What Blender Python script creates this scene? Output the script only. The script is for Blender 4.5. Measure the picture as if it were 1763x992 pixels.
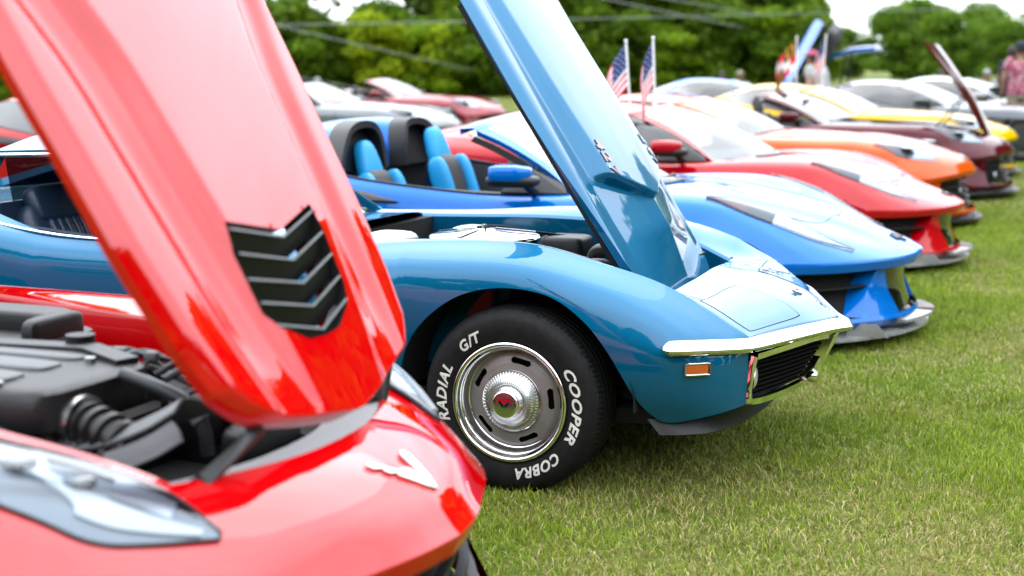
import bpy, bmesh, math, random
import numpy as np
from mathutils import Vector, Matrix
random.seed(7); rng = np.random.default_rng(7)
for o in list(bpy.data.objects): bpy.data.objects.remove(o)
SC = bpy.context.scene; COL = SC.collection
rad = math.radians
# ------------------------------------------------------------------ camera
cam = bpy.data.cameras.new('camera'); camo = bpy.data.objects.new('camera', cam); COL.objects.link(camo)
CAM = Vector((1.78106, -5.32822, 1.44564)); YAW = rad(21.6); PITCH = math.atan(368/2449)
camo.location = CAM; camo.rotation_euler = (math.pi/2-PITCH, 0, YAW)
cam.sensor_width = 36; cam.lens = 2449/1763*36; cam.clip_end = 3000; cam.clip_start = .05
cam.dof.use_dof = True; cam.dof.focus_distance = 5.0; cam.dof.aperture_fstop = 2.0
SC.camera = camo
# ------------------------------------------------------------------ sky: bright overcast over a Nishita sky
SUN_EL, SUN_AZ = rad(60), rad(-28)          # azimuth from +Y towards +X
w = bpy.data.worlds.new('World'); SC.world = w; w.use_nodes = True
nt = w.node_tree; nt.nodes.clear(); N = nt.nodes.new; LK = nt.links.new
out = N('ShaderNodeOutputWorld'); bg = N('ShaderNodeBackground'); bg.inputs[1].default_value = .1
sky = N('ShaderNodeTexSky'); sky.sky_type = 'NISHITA'; sky.sun_disc = False
sky.sun_elevation = SUN_EL; sky.sun_rotation = SUN_AZ
tc = N('ShaderNodeTexCoord'); sep = N('ShaderNodeSeparateXYZ'); LK(tc.outputs['Generated'], sep.inputs[0])
el = N('ShaderNodeMath'); el.operation = 'MAXIMUM'; el.inputs[1].default_value = 0; LK(sep.outputs[2], el.inputs[0])
# cloud layer: brightness grows with elevation as under any overcast sky
dv = N('ShaderNodeVectorMath'); dv.operation = 'DIVIDE'
ad = N('ShaderNodeMath'); ad.inputs[1].default_value = .18; LK(el.outputs[0], ad.inputs[0])
cb = N('ShaderNodeCombineXYZ')
for i in range(3): LK(ad.outputs[0], cb.inputs[i])
LK(tc.outputs['Generated'], dv.inputs[0]); LK(cb.outputs[0], dv.inputs[1])
ns = N('ShaderNodeTexNoise'); ns.inputs['Scale'].default_value = .75; ns.inputs['Detail'].default_value = 7; ns.inputs['Roughness'].default_value = .55
LK(dv.outputs[0], ns.inputs['Vector'])
mr = N('ShaderNodeMapRange'); mr.inputs[1].default_value = .3; mr.inputs[2].default_value = .7; mr.inputs[3].default_value = .62; mr.inputs[4].default_value = 1.25
LK(ns.outputs['Fac'], mr.inputs[0])
br = N('ShaderNodeMath'); br.operation = 'MULTIPLY_ADD'; br.inputs[1].default_value = 17.0; br.inputs[2].default_value = 8.5; LK(el.outputs[0], br.inputs[0])
bm_ = N('ShaderNodeMath'); bm_.operation = 'MULTIPLY'; LK(br.outputs[0], bm_.inputs[0]); LK(mr.outputs[0], bm_.inputs[1])
cl = N('ShaderNodeVectorMath'); cl.operation = 'SCALE'; cl.inputs[0].default_value = (.93, .985, 1.05); LK(bm_.outputs[0], cl.inputs['Scale'])
mx = N('ShaderNodeMix'); mx.data_type = 'RGBA'; mx.inputs[0].default_value = .84
LK(sky.outputs[0], mx.inputs[6]); LK(cl.outputs[0], mx.inputs[7]); LK(mx.outputs[2], bg.inputs[0]); LK(bg.outputs[0], out.inputs[0])
sl = bpy.data.lights.new('sun', 'SUN'); sl.energy = .5; sl.angle = rad(60); sl.color = (1, .96, .9)
so = bpy.data.objects.new('sun', sl); COL.objects.link(so)
sd = Vector((math.sin(SUN_AZ)*math.cos(SUN_EL), math.cos(SUN_AZ)*math.cos(SUN_EL), math.sin(SUN_EL)))
so.rotation_euler = (-sd).to_track_quat('-Z', 'Y').to_euler(); so.location = (0, 0, 30)
SC.view_settings.view_transform = 'Standard'; SC.view_settings.look = 'None'; SC.view_settings.exposure = 1.45; SC.view_settings.gamma = 1
SC.render.engine = 'CYCLES'; SC.cycles.use_denoising = True; SC.cycles.max_bounces = 8; SC.cycles.transparent_max_bounces = 12
SC.cycles.sample_clamp_indirect = 6; SC.cycles.caustics_reflective = False; SC.cycles.caustics_refractive = False

# ------------------------------------------------------------------ materials
MATS = {}
ALB = .55
def mat(name, col, rough=.5, metal=0, coat=0, spec=.5, noise=None, bump=None, coat_rough=.02, coat_ior=1.5, emit=None, sheen=0, trans=0, ior=1.45):
    if name in MATS: return MATS[name]
    if metal < .6:
        col = tuple(c*ALB for c in col)
        if noise: noise = (noise[0], tuple(c*ALB for c in noise[1]), *noise[2:])
    m = bpy.data.materials.new(name); m.use_nodes = True; t = m.node_tree; b = t.nodes['Principled BSDF']
    b.inputs['Base Color'].default_value = (*col, 1); b.inputs['Roughness'].default_value = rough; b.inputs['Metallic'].default_value = metal
    b.inputs['Coat Weight'].default_value = coat; b.inputs['Coat Roughness'].default_value = coat_rough; b.inputs['Coat IOR'].default_value = coat_ior
    b.inputs['Specular IOR Level'].default_value = spec; b.inputs['IOR'].default_value = ior
    b.inputs['Transmission Weight'].default_value = trans
    if emit: b.inputs['Emission Color'].default_value = (*emit[:3], 1); b.inputs['Emission Strength'].default_value = emit[3]
    tcn = t.nodes.new('ShaderNodeTexCoord')
    if noise:                                   # (scale, second colour, low, high)
        n = t.nodes.new('ShaderNodeTexNoise'); n.inputs['Scale'].default_value = noise[0]; n.inputs['Detail'].default_value = 6
        t.links.new(tcn.outputs['Object'], n.inputs['Vector'])
        r = t.nodes.new('ShaderNodeValToRGB'); r.color_ramp.elements[0].position = noise[2]; r.color_ramp.elements[1].position = noise[3]
        r.color_ramp.elements[0].color = (*col, 1); r.color_ramp.elements[1].color = (*noise[1], 1)
        t.links.new(n.outputs['Fac'], r.inputs[0]); t.links.new(r.outputs[0], b.inputs['Base Color'])
    if bump:                                    # (scale, strength)
        n = t.nodes.new('ShaderNodeTexNoise'); n.inputs['Scale'].default_value = bump[0]; n.inputs['Detail'].default_value = 3
        t.links.new(tcn.outputs['Object'], n.inputs['Vector'])
        bp = t.nodes.new('ShaderNodeBump'); bp.inputs['Strength'].default_value = bump[1]; bp.inputs['Distance'].default_value = .01
        t.links.new(n.outputs['Fac'], bp.inputs['Height']); t.links.new(bp.outputs[0], b.inputs['Normal'])
    MATS[name] = m; return m
def glass(name, tint, rough=.0, boost=.08, pw=3.2):
    if name in MATS: return MATS[name]
    m = bpy.data.materials.new(name); m.use_nodes = True; t = m.node_tree; t.nodes.clear()
    o = t.nodes.new('ShaderNodeOutputMaterial'); mx = t.nodes.new('ShaderNodeMixShader'); tr = t.nodes.new('ShaderNodeBsdfTransparent'); gl = t.nodes.new('ShaderNodeBsdfGlossy')
    tr.inputs[0].default_value = (*tint, 1); gl.inputs['Roughness'].default_value = rough; gl.inputs[0].default_value = (1, 1, 1, 1)
    lw = t.nodes.new('ShaderNodeLayerWeight'); lw.inputs[0].default_value = .5
    p = t.nodes.new('ShaderNodeMath'); p.operation = 'POWER'; p.inputs[1].default_value = pw; t.links.new(lw.outputs['Facing'], p.inputs[0])
    a = t.nodes.new('ShaderNodeMath'); a.operation = 'ADD'; a.inputs[1].default_value = boost; a.use_clamp = True; t.links.new(p.outputs[0], a.inputs[0])
    t.links.new(a.outputs[0], mx.inputs[0]); t.links.new(tr.outputs[0], mx.inputs[1]); t.links.new(gl.outputs[0], mx.inputs[2]); t.links.new(mx.outputs[0], o.inputs[0])
    MATS[name] = m; return m
def paint(name, col, metal=0, rough=.35, ior=1.6, flake=0):
    m = mat(name, col, rough, metal, 1, 0, coat_ior=ior, coat_rough=.012)
    return m
P_RED = paint('red_paint', (.80, .001, .004), 0, .5, 1.66)
P_BLUE = paint('classic_blue_paint', (.002, .175, .37), .45, .36, 1.47)
P_AZURE = paint('azure_paint', (.0, .205, .82), .2, .35, 1.42)
P_RED2 = paint('crimson_paint', (.66, .002, .010), .1, .35, 1.45)
P_ORANGE = paint('orange_paint', (.85, .11, .003), .1, .35, 1.36)
P_MAROON = paint('maroon_paint', (.11, .002, .012), .1, .3, 1.33)
P_YELLOW = paint('yellow_paint', (.92, .56, .0), 0, .4, 1.25)
P_SILVER = paint('silver_paint', (.26, .28, .30), .5, .35, 1.5)
P_GREY = paint('grey_paint', (.10, .115, .135), .4, .35, 1.6)
P_BURG = paint('burgundy_paint', (.36, .004, .02), .1, .35, 1.6)
P_WHITE = paint('white_paint', (.78, .78, .78), 0, .4, 1.5)
CHROME = mat('chrome', (.80, .81, .82), .06, 1)
CHROME2 = mat('brushed_steel', (.60, .60, .61), .24, 1)
BLACK = mat('black_plastic', (.012, .012, .014), .45, bump=(180, .15))
GLOSSB = mat('gloss_black', (.008, .008, .009), .12, 0, .6)
DARK = mat('dark_void', (.004, .004, .004), .9)
RUBBER = mat('tyre_rubber', (.009, .0095, .0105), .66, spec=.22, noise=(35, (.016, .016, .016), .4, .7), bump=(120, .12))
GREYP = mat('grey_plastic', (.20, .21, .22), .5, bump=(140, .2))
GREYD = mat('dark_grey_plastic', (.030, .032, .035), .42, bump=(140, .2))
WHITEL = mat('white_lettering', (1., .98, .92), .7, noise=(60, (.84, .81, .74), .45, .75))
WHEELG = mat('wheel_grey', (.36, .335, .33), .4, .3, noise=(20, (.40, .38, .37), .4, .7))
AMBER = mat('amber_lens', (.70, .13, .02), .15, 0, 1)
REDP = mat('red_print', (.60, .02, .03), .35, 0, .6)
CARBON = mat('pale_splitter', (.42, .42, .41), .35, 0, .7, noise=(14, (.30, .30, .30), .4, .65))
G_CLEAR = glass('clear_glass', (.82, .87, .86), boost=.07)
G_WIND = glass('windshield_glass', (.42, .50, .50), boost=.06, pw=4.2)
G_DARK = glass('tinted_glass', (.10, .11, .12), boost=.06)
G_LENS = glass('lens_glass', (.80, .85, .90), boost=.03, pw=5.)
SEATB = mat('blue_leather', (.005, .42, .92), .5, bump=(60, .1))
SEATN = mat('navy_leather', (.012, .032, .07), .42, bump=(60, .15))
SEATK = mat('black_leather', (.018, .018, .02), .5, bump=(60, .15))
SILV = mat('reflector_silver', (.36, .39, .43), .25, .85)
LEDW = mat('led_strip', (.72, .76, .80), .25, 0, .6)
CAST = mat('cast_aluminium', (.50, .50, .48), .4, .8, noise=(30, (.36, .34, .30), .4, .7))
BRASS = mat('brass', (.62, .42, .14), .35, .8)

# ------------------------------------------------------------------ helpers
def cr(A, n):
    A = np.asarray(A, float); k = len(A)
    E = np.concatenate([[2*A[0]-A[1]], A, [2*A[-1]-A[-2]]]); t = np.linspace(0, 1, n, endpoint=False)
    t = t.reshape((n,)+(1,)*(A.ndim-1)); o = []
    for i in range(k-1):
        p0, p1, p2, p3 = E[i], E[i+1], E[i+2], E[i+3]
        o.append(.5*(2*p1+(p2-p0)*t+(2*p0-5*p1+4*p2-p3)*t*t+(3*p1-p0-3*p2+p3)*t**3))
    o.append(A[-1:]); return np.concatenate(o)
def surf(G, nu, nv):
    S = cr(np.asarray(G, float), nu); return np.swapaxes(cr(np.swapaxes(S, 0, 1), nv), 0, 1)
def resample(P, n):
    P = np.asarray(P, float); d = np.r_[0, np.cumsum(np.linalg.norm(np.diff(P, axis=0), axis=1))]
    s = np.linspace(0, d[-1], n); return np.stack([np.interp(s, d, P[:, i]) for i in range(3)], 1)
def gnormals(G):
    du = np.gradient(G, axis=0); dv = np.gradient(G, axis=1); n = np.cross(du, dv)
    return n/(np.linalg.norm(n, axis=2, keepdims=True)+1e-12)
class MB:
    def __init__(s): s.v = []; s.f = []; s.m = []; s.n = 0
    def add(s, V, F, m=0):
        V = np.asarray(V, float).reshape(-1, 3); s.v.append(V)
        s.f += [tuple(i+s.n for i in f) for f in F]; s.m += [m]*len(F); s.n += len(V); return s
    def grid(s, G, m=0, mask=None, closed=False):
        r, c = G.shape[:2]; F = []
        for i in range(r-1):
            for j in range(c-(0 if closed else 1)):
                if mask is not None and not mask[i, j]: continue
                k = (j+1) % c; F.append((i*c+j, i*c+k, (i+1)*c+k, (i+1)*c+j))
        return s.add(G.reshape(-1, 3), F, m)
    def both(s, G, m=0, mask=None):
        s.grid(G, m, mask); H = G.copy(); H[..., 1] *= -1; return s.grid(H[:, ::-1], m, None if mask is None else mask[:, ::-1])
    def slab(s, G, t, m=0, m2=None, mask=None):
        n = gnormals(G); B = G-n*t; s.grid(G, m, mask); s.grid(B[:, ::-1], m if m2 is None else m2, None if mask is None else mask[:, ::-1])
        mm = m if m2 is None else m2
        s.grid(np.stack([G[0], B[0]], 1), mm); s.grid(np.stack([G[-1], B[-1]], 1), mm); s.grid(np.stack([G[:, 0], B[:, 0]], 1), mm); s.grid(np.stack([G[:, -1], B[:, -1]], 1), mm); return s
    def tube(s, P, r, seg=8, m=0, cap=True, flat=1.0):
        P = np.asarray(P, float); k = len(P); T = np.gradient(P, axis=0); T /= np.linalg.norm(T, axis=1, keepdims=True)+1e-12
        R = np.full(k, r) if np.isscalar(r) else np.asarray(r, float); up = np.array([0, 0, 1.]); G = []
        for i in range(k):
            u = up if abs(T[i] @ up) < .95 else np.array([1., 0, 0]); a = np.cross(T[i], u); a /= np.linalg.norm(a); b = np.cross(a, T[i])
            th = np.arange(seg)/seg*2*np.pi; G.append(P[i]+R[i]*(np.cos(th)[:, None]*a+flat*np.sin(th)[:, None]*b))
        G = np.array(G); s.grid(G, m, closed=True)
        if cap:
            s.add(G[0], [tuple(range(seg))[::-1]], m); s.add(G[-1], [tuple(range(seg))], m)
        return s
    def sweep(s, P, sec, m=0, up=(0, 0, 1), cap=True):      # sec: list of (side, up) offsets
        P = np.asarray(P, float); T = np.gradient(P, axis=0); T /= np.linalg.norm(T, axis=1, keepdims=True); up = np.array(up, float); G = []
        for i in range(len(P)):
            a = np.cross(T[i], up); a /= np.linalg.norm(a); b = np.cross(a, T[i]); G.append([P[i]+u*a+v*b for u, v in sec])
        G = np.array(G); s.grid(G, m, closed=True); q = len(sec)
        if cap: s.add(G[0], [tuple(range(q))[::-1]], m); s.add(G[-1], [tuple(range(q))], m)
        return s
    def lathe(s, prof, seg=48, m=0, mod=None, a0=0, a1=2*math.pi):     # prof: (r, y) round the Y axis
        full = abs(a1-a0-2*math.pi) < 1e-6; th = np.linspace(a0, a1, seg, endpoint=not full); G = np.zeros((len(prof), len(th), 3))
        for i, (r, y) in enumerate(prof):
            rr, yy = (r+0*th, y+0*th) if mod is None else mod(i, r, y, th)
            G[i, :, 0] = rr*np.cos(th); G[i, :, 1] = yy; G[i, :, 2] = rr*np.sin(th)
        return s.grid(G, m, closed=full)
    def box(s, c, d, m=0, rot=None):
        V = np.array([[x, y, z] for x in (-.5, .5) for y in (-.5, .5) for z in (-.5, .5)])*np.array(d)
        if rot is not None: V = V @ np.array(rot).T
        return s.add(V+np.array(c), [(0, 1, 3, 2), (4, 6, 7, 5), (0, 4, 5, 1), (2, 3, 7, 6), (0, 2, 6, 4), (1, 5, 7, 3)], m)
    def blob(s, c, d, e=.35, m=0, seg=20, rot=None, taper=None):       # rounded box (superquadric), d = half sizes
        u = np.linspace(-np.pi/2, np.pi/2, seg//2+1); v = np.linspace(-np.pi, np.pi, seg, endpoint=False); f = lambda x: np.sign(x)*np.abs(x)**e
        U, W = np.meshgrid(u, v, indexing='ij'); V = np.stack([f(np.cos(U))*f(np.cos(W)), f(np.cos(U))*f(np.sin(W)), f(np.sin(U))], -1)
        if taper: V = taper(V)
        V = V*np.array(d)
        if rot is not None: V = V @ np.array(rot).T
        return s.grid(V+np.array(c), m, closed=True)
    def prism(s, P, d, m=0):
        P = np.asarray(P, float); k = len(P); d = np.array(d, float)
        return s.add(np.r_[P, P+d], [tuple(range(k))[::-1], tuple(range(k, 2*k))]+[(i, (i+1) % k, (i+1) % k+k, i+k) for i in range(k)], m)
    def build(s, name, mats, parent=None, smooth=50, weld=1e-4, loc=None, recalc=True):
        me = bpy.data.meshes.new(name); V = np.concatenate(s.v); me.from_pydata(V.tolist(), [], s.f)
        if not isinstance(mats, (list, tuple)): mats = [mats]
        for q in mats: me.materials.append(q)
        me.polygons.foreach_set('material_index', s.m)
        if weld or recalc:
            b = bmesh.new(); b.from_mesh(me)
            if weld: bmesh.ops.remove_doubles(b, verts=b.verts, dist=weld)
            if recalc: bmesh.ops.recalc_face_normals(b, faces=b.faces)
            b.to_mesh(me); b.free()
        if smooth is not None:
            me.polygons.foreach_set('use_smooth', [True]*len(me.polygons))
            if smooth < 180: me.set_sharp_from_angle(angle=rad(smooth))
        return link(name, me, parent, loc)
def link(name, data, parent=None, loc=None):
    o = bpy.data.objects.new(name, data); COL.objects.link(o)
    if parent is not None: o.parent = parent
    if loc is not None: o.location = loc
    return o
def thing(name, label, cat, loc=(0, 0, 0), rz=0, group=None):
    o = link(name, None, None, loc); o.rotation_euler[2] = rz; o.empty_display_size = .2; return tag(o, label, cat, group)
def tag(o, label, cat, group=None):
    o['label'] = label; o['category'] = cat
    if group: o['group'] = group
    return o
def pair(G, name, m, parent, smooth=40, t=0):
    for s in (1, -1):
        H = np.asarray(G, float)*np.array([1, s, 1]); b = MB()
        (b.slab(H, t) if t else b.grid(H)); b.build(name, m, parent, smooth)
def structure(o): o['kind'] = 'structure'; return o
def copy_tree(o, parent=None):
    c = o.copy(); COL.objects.link(c)
    if parent is not None: c.parent = parent
    for ch in list(o.children): copy_tree(ch, c)
    return c
def rotm(ax, a): return np.array(Matrix.Rotation(a, 3, ax))
def gz(y): return .011*max(0., y-7.)
def text_mesh(txt, size=1., off=0., shear=0., ext=0., spacing=1., res=3):
    cu = bpy.data.curves.new('t', 'FONT'); cu.body = txt; cu.size = size; cu.offset = off; cu.shear = shear; cu.extrude = ext; cu.space_character = spacing; cu.resolution_u = res
    ob = bpy.data.objects.new('t', cu); COL.objects.link(ob); dg = bpy.context.evaluated_depsgraph_get(); dg.update()
    me = bpy.data.meshes.new_from_object(ob.evaluated_get(dg)); V = np.array([v.co[:] for v in me.vertices]); F = [tuple(p.vertices) for p in me.polygons]
    bpy.data.objects.remove(ob); bpy.data.curves.remove(cu); bpy.data.meshes.remove(me); return V, F
def inpoly(P, x, y):
    r = np.zeros(np.shape(x), bool); k = len(P)
    for i in range(k):
        x0, y0 = P[i]; x1, y1 = P[(i+1) % k]
        c = ((y0 > y) != (y1 > y)) & (x < (x1-x0)*(y-y0)/((y1-y0) or 1e-9)+x0); r ^= c
    return r
# ------------------------------------------------------------------ ground, grass, trees, wires
def attr_mat(name, rough=.6, transl=.0, spec=.3):
    m = bpy.data.materials.new(name); m.use_nodes = True; t = m.node_tree; b = t.nodes['Principled BSDF']; b.inputs['Roughness'].default_value = rough
    b.inputs['Specular IOR Level'].default_value = spec
    a = t.nodes.new('ShaderNodeAttribute'); a.attribute_name = 'tint'; t.links.new(a.outputs['Color'], b.inputs['Base Color'])
    if transl:
        tr = t.nodes.new('ShaderNodeBsdfTranslucent'); t.links.new(a.outputs['Color'], tr.inputs[0]); mx = t.nodes.new('ShaderNodeMixShader'); mx.inputs[0].default_value = transl
        t.links.new(b.outputs[0], mx.inputs[1]); t.links.new(tr.outputs[0], mx.inputs[2]); t.links.new(mx.outputs[0], t.nodes['Material Output'].inputs[0])
    return m
def fast_mesh(name, V, F, C, m):
    """V (n,3), F (k,q) one polygon size or list of arrays, C (n,3) point colours"""
    me = bpy.data.meshes.new(name); Fs = F if isinstance(F, list) else [F]
    me.vertices.add(len(V)); me.vertices.foreach_set('co', np.asarray(V, np.float32).ravel())
    idx = np.concatenate([f.ravel() for f in Fs]); tot = np.concatenate([np.full(len(f), f.shape[1]) for f in Fs]); st = np.r_[0, np.cumsum(tot)[:-1]]
    me.loops.add(len(idx)); me.loops.foreach_set('vertex_index', idx.astype(np.int32)); me.polygons.add(len(tot)); me.polygons.foreach_set('loop_start', st.astype(np.int32))
    me.update(calc_edges=True)
    ca = me.color_attributes.new('tint', 'FLOAT_COLOR', 'POINT'); ca.data.foreach_set('color', np.c_[C, np.ones(len(C))].astype(np.float32).ravel())
    me.materials.append(m); return me
def vnoise(x, y, s, seed):                       # smooth value noise, 2 octaves
    r = np.random.default_rng(seed); T = r.random((64, 64)); o = 0; a = 1; tot = 0
    for k in range(3):
        u, v = x*s+17.3, y*s+5.1; i, j = np.floor(u).astype(int), np.floor(v).astype(int); fu, fv = u-i, v-j; fu = fu*fu*(3-2*fu); fv = fv*fv*(3-2*fv)
        g = lambda a_, b_: T[a_ % 64, b_ % 64]
        o = o+a*((g(i, j)*(1-fu)+g(i+1, j)*fu)*(1-fv)+(g(i, j+1)*(1-fu)+g(i+1, j+1)*fu)*fv); tot += a; a *= .5; s = s*2.1
    return o/tot
# ground sheet
ys = np.r_[np.linspace(-300, -30, 8), np.linspace(-20, 100, 60), np.linspace(120, 500, 10)]; xs = np.r_[np.linspace(-400, -30, 8), np.linspace(-20, 30, 26), np.linspace(50, 400, 8)]
Y, X = np.meshgrid(ys, xs, indexing='ij'); G = np.stack([X, Y, .011*np.maximum(0, Y-7)], -1)
gm = bpy.data.materials.new('lawn_soil'); gm.use_nodes = True; t = gm.node_tree; b = t.nodes['Principled BSDF']; b.inputs['Roughness'].default_value = .9; b.inputs['Specular IOR Level'].default_value = .15
tcn = t.nodes.new('ShaderNodeTexCoord')
def _noise(sc, det=5):
    n = t.nodes.new('ShaderNodeTexNoise'); n.inputs['Scale'].default_value = sc; n.inputs['Detail'].default_value = det; t.links.new(tcn.outputs['Object'], n.inputs['Vector']); return n
n1, n2, n3 = _noise(.9), _noise(9), _noise(120, 3)
def _mix(a, bcol, fac, lo, hi):
    r = t.nodes.new('ShaderNodeMapRange'); r.inputs[1].default_value = lo; r.inputs[2].default_value = hi; t.links.new(fac.outputs['Fac'], r.inputs[0])
    m = t.nodes.new('ShaderNodeMix'); m.data_type = 'RGBA'; t.links.new(r.outputs[0], m.inputs[0])
    if isinstance(a, tuple): m.inputs[6].default_value = (*a, 1)
    else: t.links.new(a, m.inputs[6])
    m.inputs[7].default_value = (*bcol, 1); return m.outputs[2]
c = _mix((.070, .112, .008), (.150, .138, .036), n1, .42, .62); c = _mix(c, (.115, .160, .018), n2, .45, .7); c = _mix(c, (.022, .026, .006), n3, .5, .72)
t.links.new(c, b.inputs['Base Color'])
bp = t.nodes.new('ShaderNodeBump'); bp.inputs['Strength'].default_value = .8; bp.inputs['Distance'].default_value = .03; t.links.new(n3.outputs['Fac'], bp.inputs['Height']); t.links.new(bp.outputs[0], b.inputs['Normal'])
structure(MB().grid(G).build('ground', gm, smooth=180))
# grass blades: real geometry on the part of the lawn one can see blades on
def blades(x, y, L, W, tint, lean):
    n = len(x); a = rng.random(n)*2*np.pi; dx, dy = np.cos(a), np.sin(a); px, py = -dy, dx; z0 = .011*np.maximum(0, y-7)-.004
    b = rng.random(n)*2*np.pi; lx, ly = np.cos(b)*lean*L, np.sin(b)*lean*L; V = np.zeros((n, 5, 3))
    for k, (s, wd, h, l) in enumerate([(-1, 1, 0, 0), (1, 1, 0, 0), (-1, .75, .55, .35), (1, .75, .55, .35), (0, 0, 1, 1)]):
        V[:, k, 0] = x+px*s*wd*W/2+lx*l; V[:, k, 1] = y+py*s*wd*W/2+ly*l; V[:, k, 2] = z0+L*h*np.sqrt(np.maximum(.05, 1-(lean*.8*l)**2))
    i = np.arange(n)[:, None]*5; Q = i+np.array([[0, 1, 3, 2]]); T3 = i+np.array([[2, 3, 4]])
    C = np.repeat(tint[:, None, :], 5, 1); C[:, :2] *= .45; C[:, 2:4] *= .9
    return V.reshape(-1, 3), Q, T3, C.reshape(-1, 3)
def sow(x0, x1, y0, y1, dens, Lr, Wr):
    n = int((x1-x0)*(y1-y0)*dens); x = rng.uniform(x0, x1, n); y = rng.uniform(y0, y1, n)
    clump = vnoise(x, y, 7., 3); keep = rng.random(n) < .45+.9*clump; x, y = x[keep], y[keep]; n = len(x)
    dry = vnoise(x, y, .8, 5)*.7+vnoise(x, y, 4., 8)*.3; dry = .5+(dry-.5)*1.35; L = .74*rng.uniform(*Lr, n)*(.65+.7*vnoise(x, y, 3.5, 11)); Wd = rng.uniform(*Wr, n)
    k = rng.random(n); straw = k < np.clip((dry-.43)*2.2+.15, .04, .66); g = rng.random(n)[:, None]
    green = (1-g)*np.array([.088, .165, .005])+g*np.array([.285, .370, .024]); st = (1-g)*np.array([.28, .24, .075])+g*np.array([.48, .41, .18])
    lush = (.72+.6*vnoise(x, y, 1.7, 21))[:, None]; L = L*np.where(rng.random(n) < .035, 1.7, 1.); green = green*lush; tint = np.where(straw[:, None], st, green)*(.8+.4*rng.random(n))[:, None]; lean = np.where(straw, rng.uniform(.5, 1.1, n), rng.uniform(.1, .8, n)); L = np.where(straw, L*.8, L)
    return blades(x, y, L, Wd, tint, lean)
parts = [sow(-.9, 2.5, -2.7, 1.2, 11500, (.022, .062), (.0022, .0045)), sow(.2, 2.6, 1.2, 4.5, 8000, (.022, .06), (.003, .0055)), sow(.4, 3.2, 4.5, 10, 4200, (.022, .06), (.004, .008)),
         sow(.6, 4, 10, 19, 1500, (.025, .06), (.006, .012)), sow(2.5, 5.5, -4, 4.5, 1800, (.025, .06), (.003, .006)), sow(-3.8, -.9, -4.6, 2.0, 900, (.025, .06), (.003, .006)), sow(-.9, 2.5, -4.6, -2.7, 2500, (.025, .06), (.003, .005))]
Vs, Fs, Cs, off = [], [], [], 0; Qs, Ts = [], []
for V, Q, T3, C in parts: Vs.append(V); Cs.append(C); Qs.append(Q+off); Ts.append(T3+off); off += len(V)
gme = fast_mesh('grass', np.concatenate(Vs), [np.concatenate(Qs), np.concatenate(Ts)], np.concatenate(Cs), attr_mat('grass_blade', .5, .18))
go = link('grass', gme); go['kind'] = 'stuff'; go['label'] = 'short patchy lawn of green blades and dry straw in front of the cars'

# trees: tapered trunk with limbs, crown of separate leaf clumps
LEAF = attr_mat('tree_leaves', .6, .5, .15); BARK = mat('bark', (.055, .042, .032), .9, bump=(14, .6), noise=(6, (.10, .08, .06), .4, .7))
def tree_meshes(kind, h, wid, n, leaf, c0, c1, dens=1., low=.02):
    r = np.random.default_rng(kind*31+5); mb = MB(); tr = h*.022
    trunk = [(0, 0, -.1), (.05*h*.1, 0, h*.25), (r.normal()*.02*h, r.normal()*.02*h, h*.55), (r.normal()*.03*h, r.normal()*.03*h, h*.88)]
    P = cr(np.array(trunk), 5); mb.tube(P, np.linspace(tr, tr*.15, len(P)), 8)
    lobes = []
    nl = 18
    for i in range(nl):
        a = r.random()*6.28; zz = h*(low+.06+(.86-low)*((i+.5)/nl)); rr = wid*.5*np.sqrt(max(.05, 1-((zz/h-.5)/.56)**2))*(.35+.6*r.random())
        c = np.array([np.cos(a)*rr*.8, np.sin(a)*rr*.8, zz]); lobes.append((c, wid*(.17+.12*r.random()), h*(.09+.06*r.random())))
        s = np.array([trunk[2][0]*zz/h, trunk[2][1]*zz/h, zz*.72]); mb.tube(cr(np.array([s, (s+c)/2+np.array([0, 0, -.03*h]), c]), 4), np.linspace(tr*.4, tr*.08, 9), 5)
    V = []; C = []; k = np.array([len(lobes)]); pts = []
    for (c, rw, rh) in lobes:
        m = int(n/nl); d = r.normal(size=(m, 3)); d /= np.linalg.norm(d, axis=1)[:, None]; rad_ = (.55+.5*r.random(m))[:, None]; p = c+d*rad_*np.array([rw, rw, rh]); shade = r.random()*.5+.6
        pts.append(np.c_[p, np.full(m, shade), d])
    p = np.concatenate(pts); m = len(p); sz = leaf*(.5+.9*r.random(m)); nrm = p[:, 4:]+r.normal(size=(m, 3))*.7; nrm /= np.linalg.norm(nrm, axis=1)[:, None]
    a = np.cross(nrm, r.normal(size=(m, 3))); a /= np.linalg.norm(a, axis=1)[:, None]; b = np.cross(nrm, a); Q = np.zeros((m, 4, 3)); o = p[:, :3]
    for q, (u, v) in enumerate([(-.5, -.1), (.05, -.5), (.5, .1), (-.05, .45)]): Q[:, q] = o+(a*u+b*v)*sz[:, None]
    f = r.random(m)[:, None]; tint = ((1-f)*np.array(c0)+f*np.array(c1))*p[:, 3:4]
    me = fast_mesh('crown', Q.reshape(-1, 3), np.arange(m*4).reshape(m, 4), np.repeat(tint, 4, 0), LEAF)
    to = mb.build('trunk', BARK, None, 60); return to, me
PROTO = {}
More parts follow.
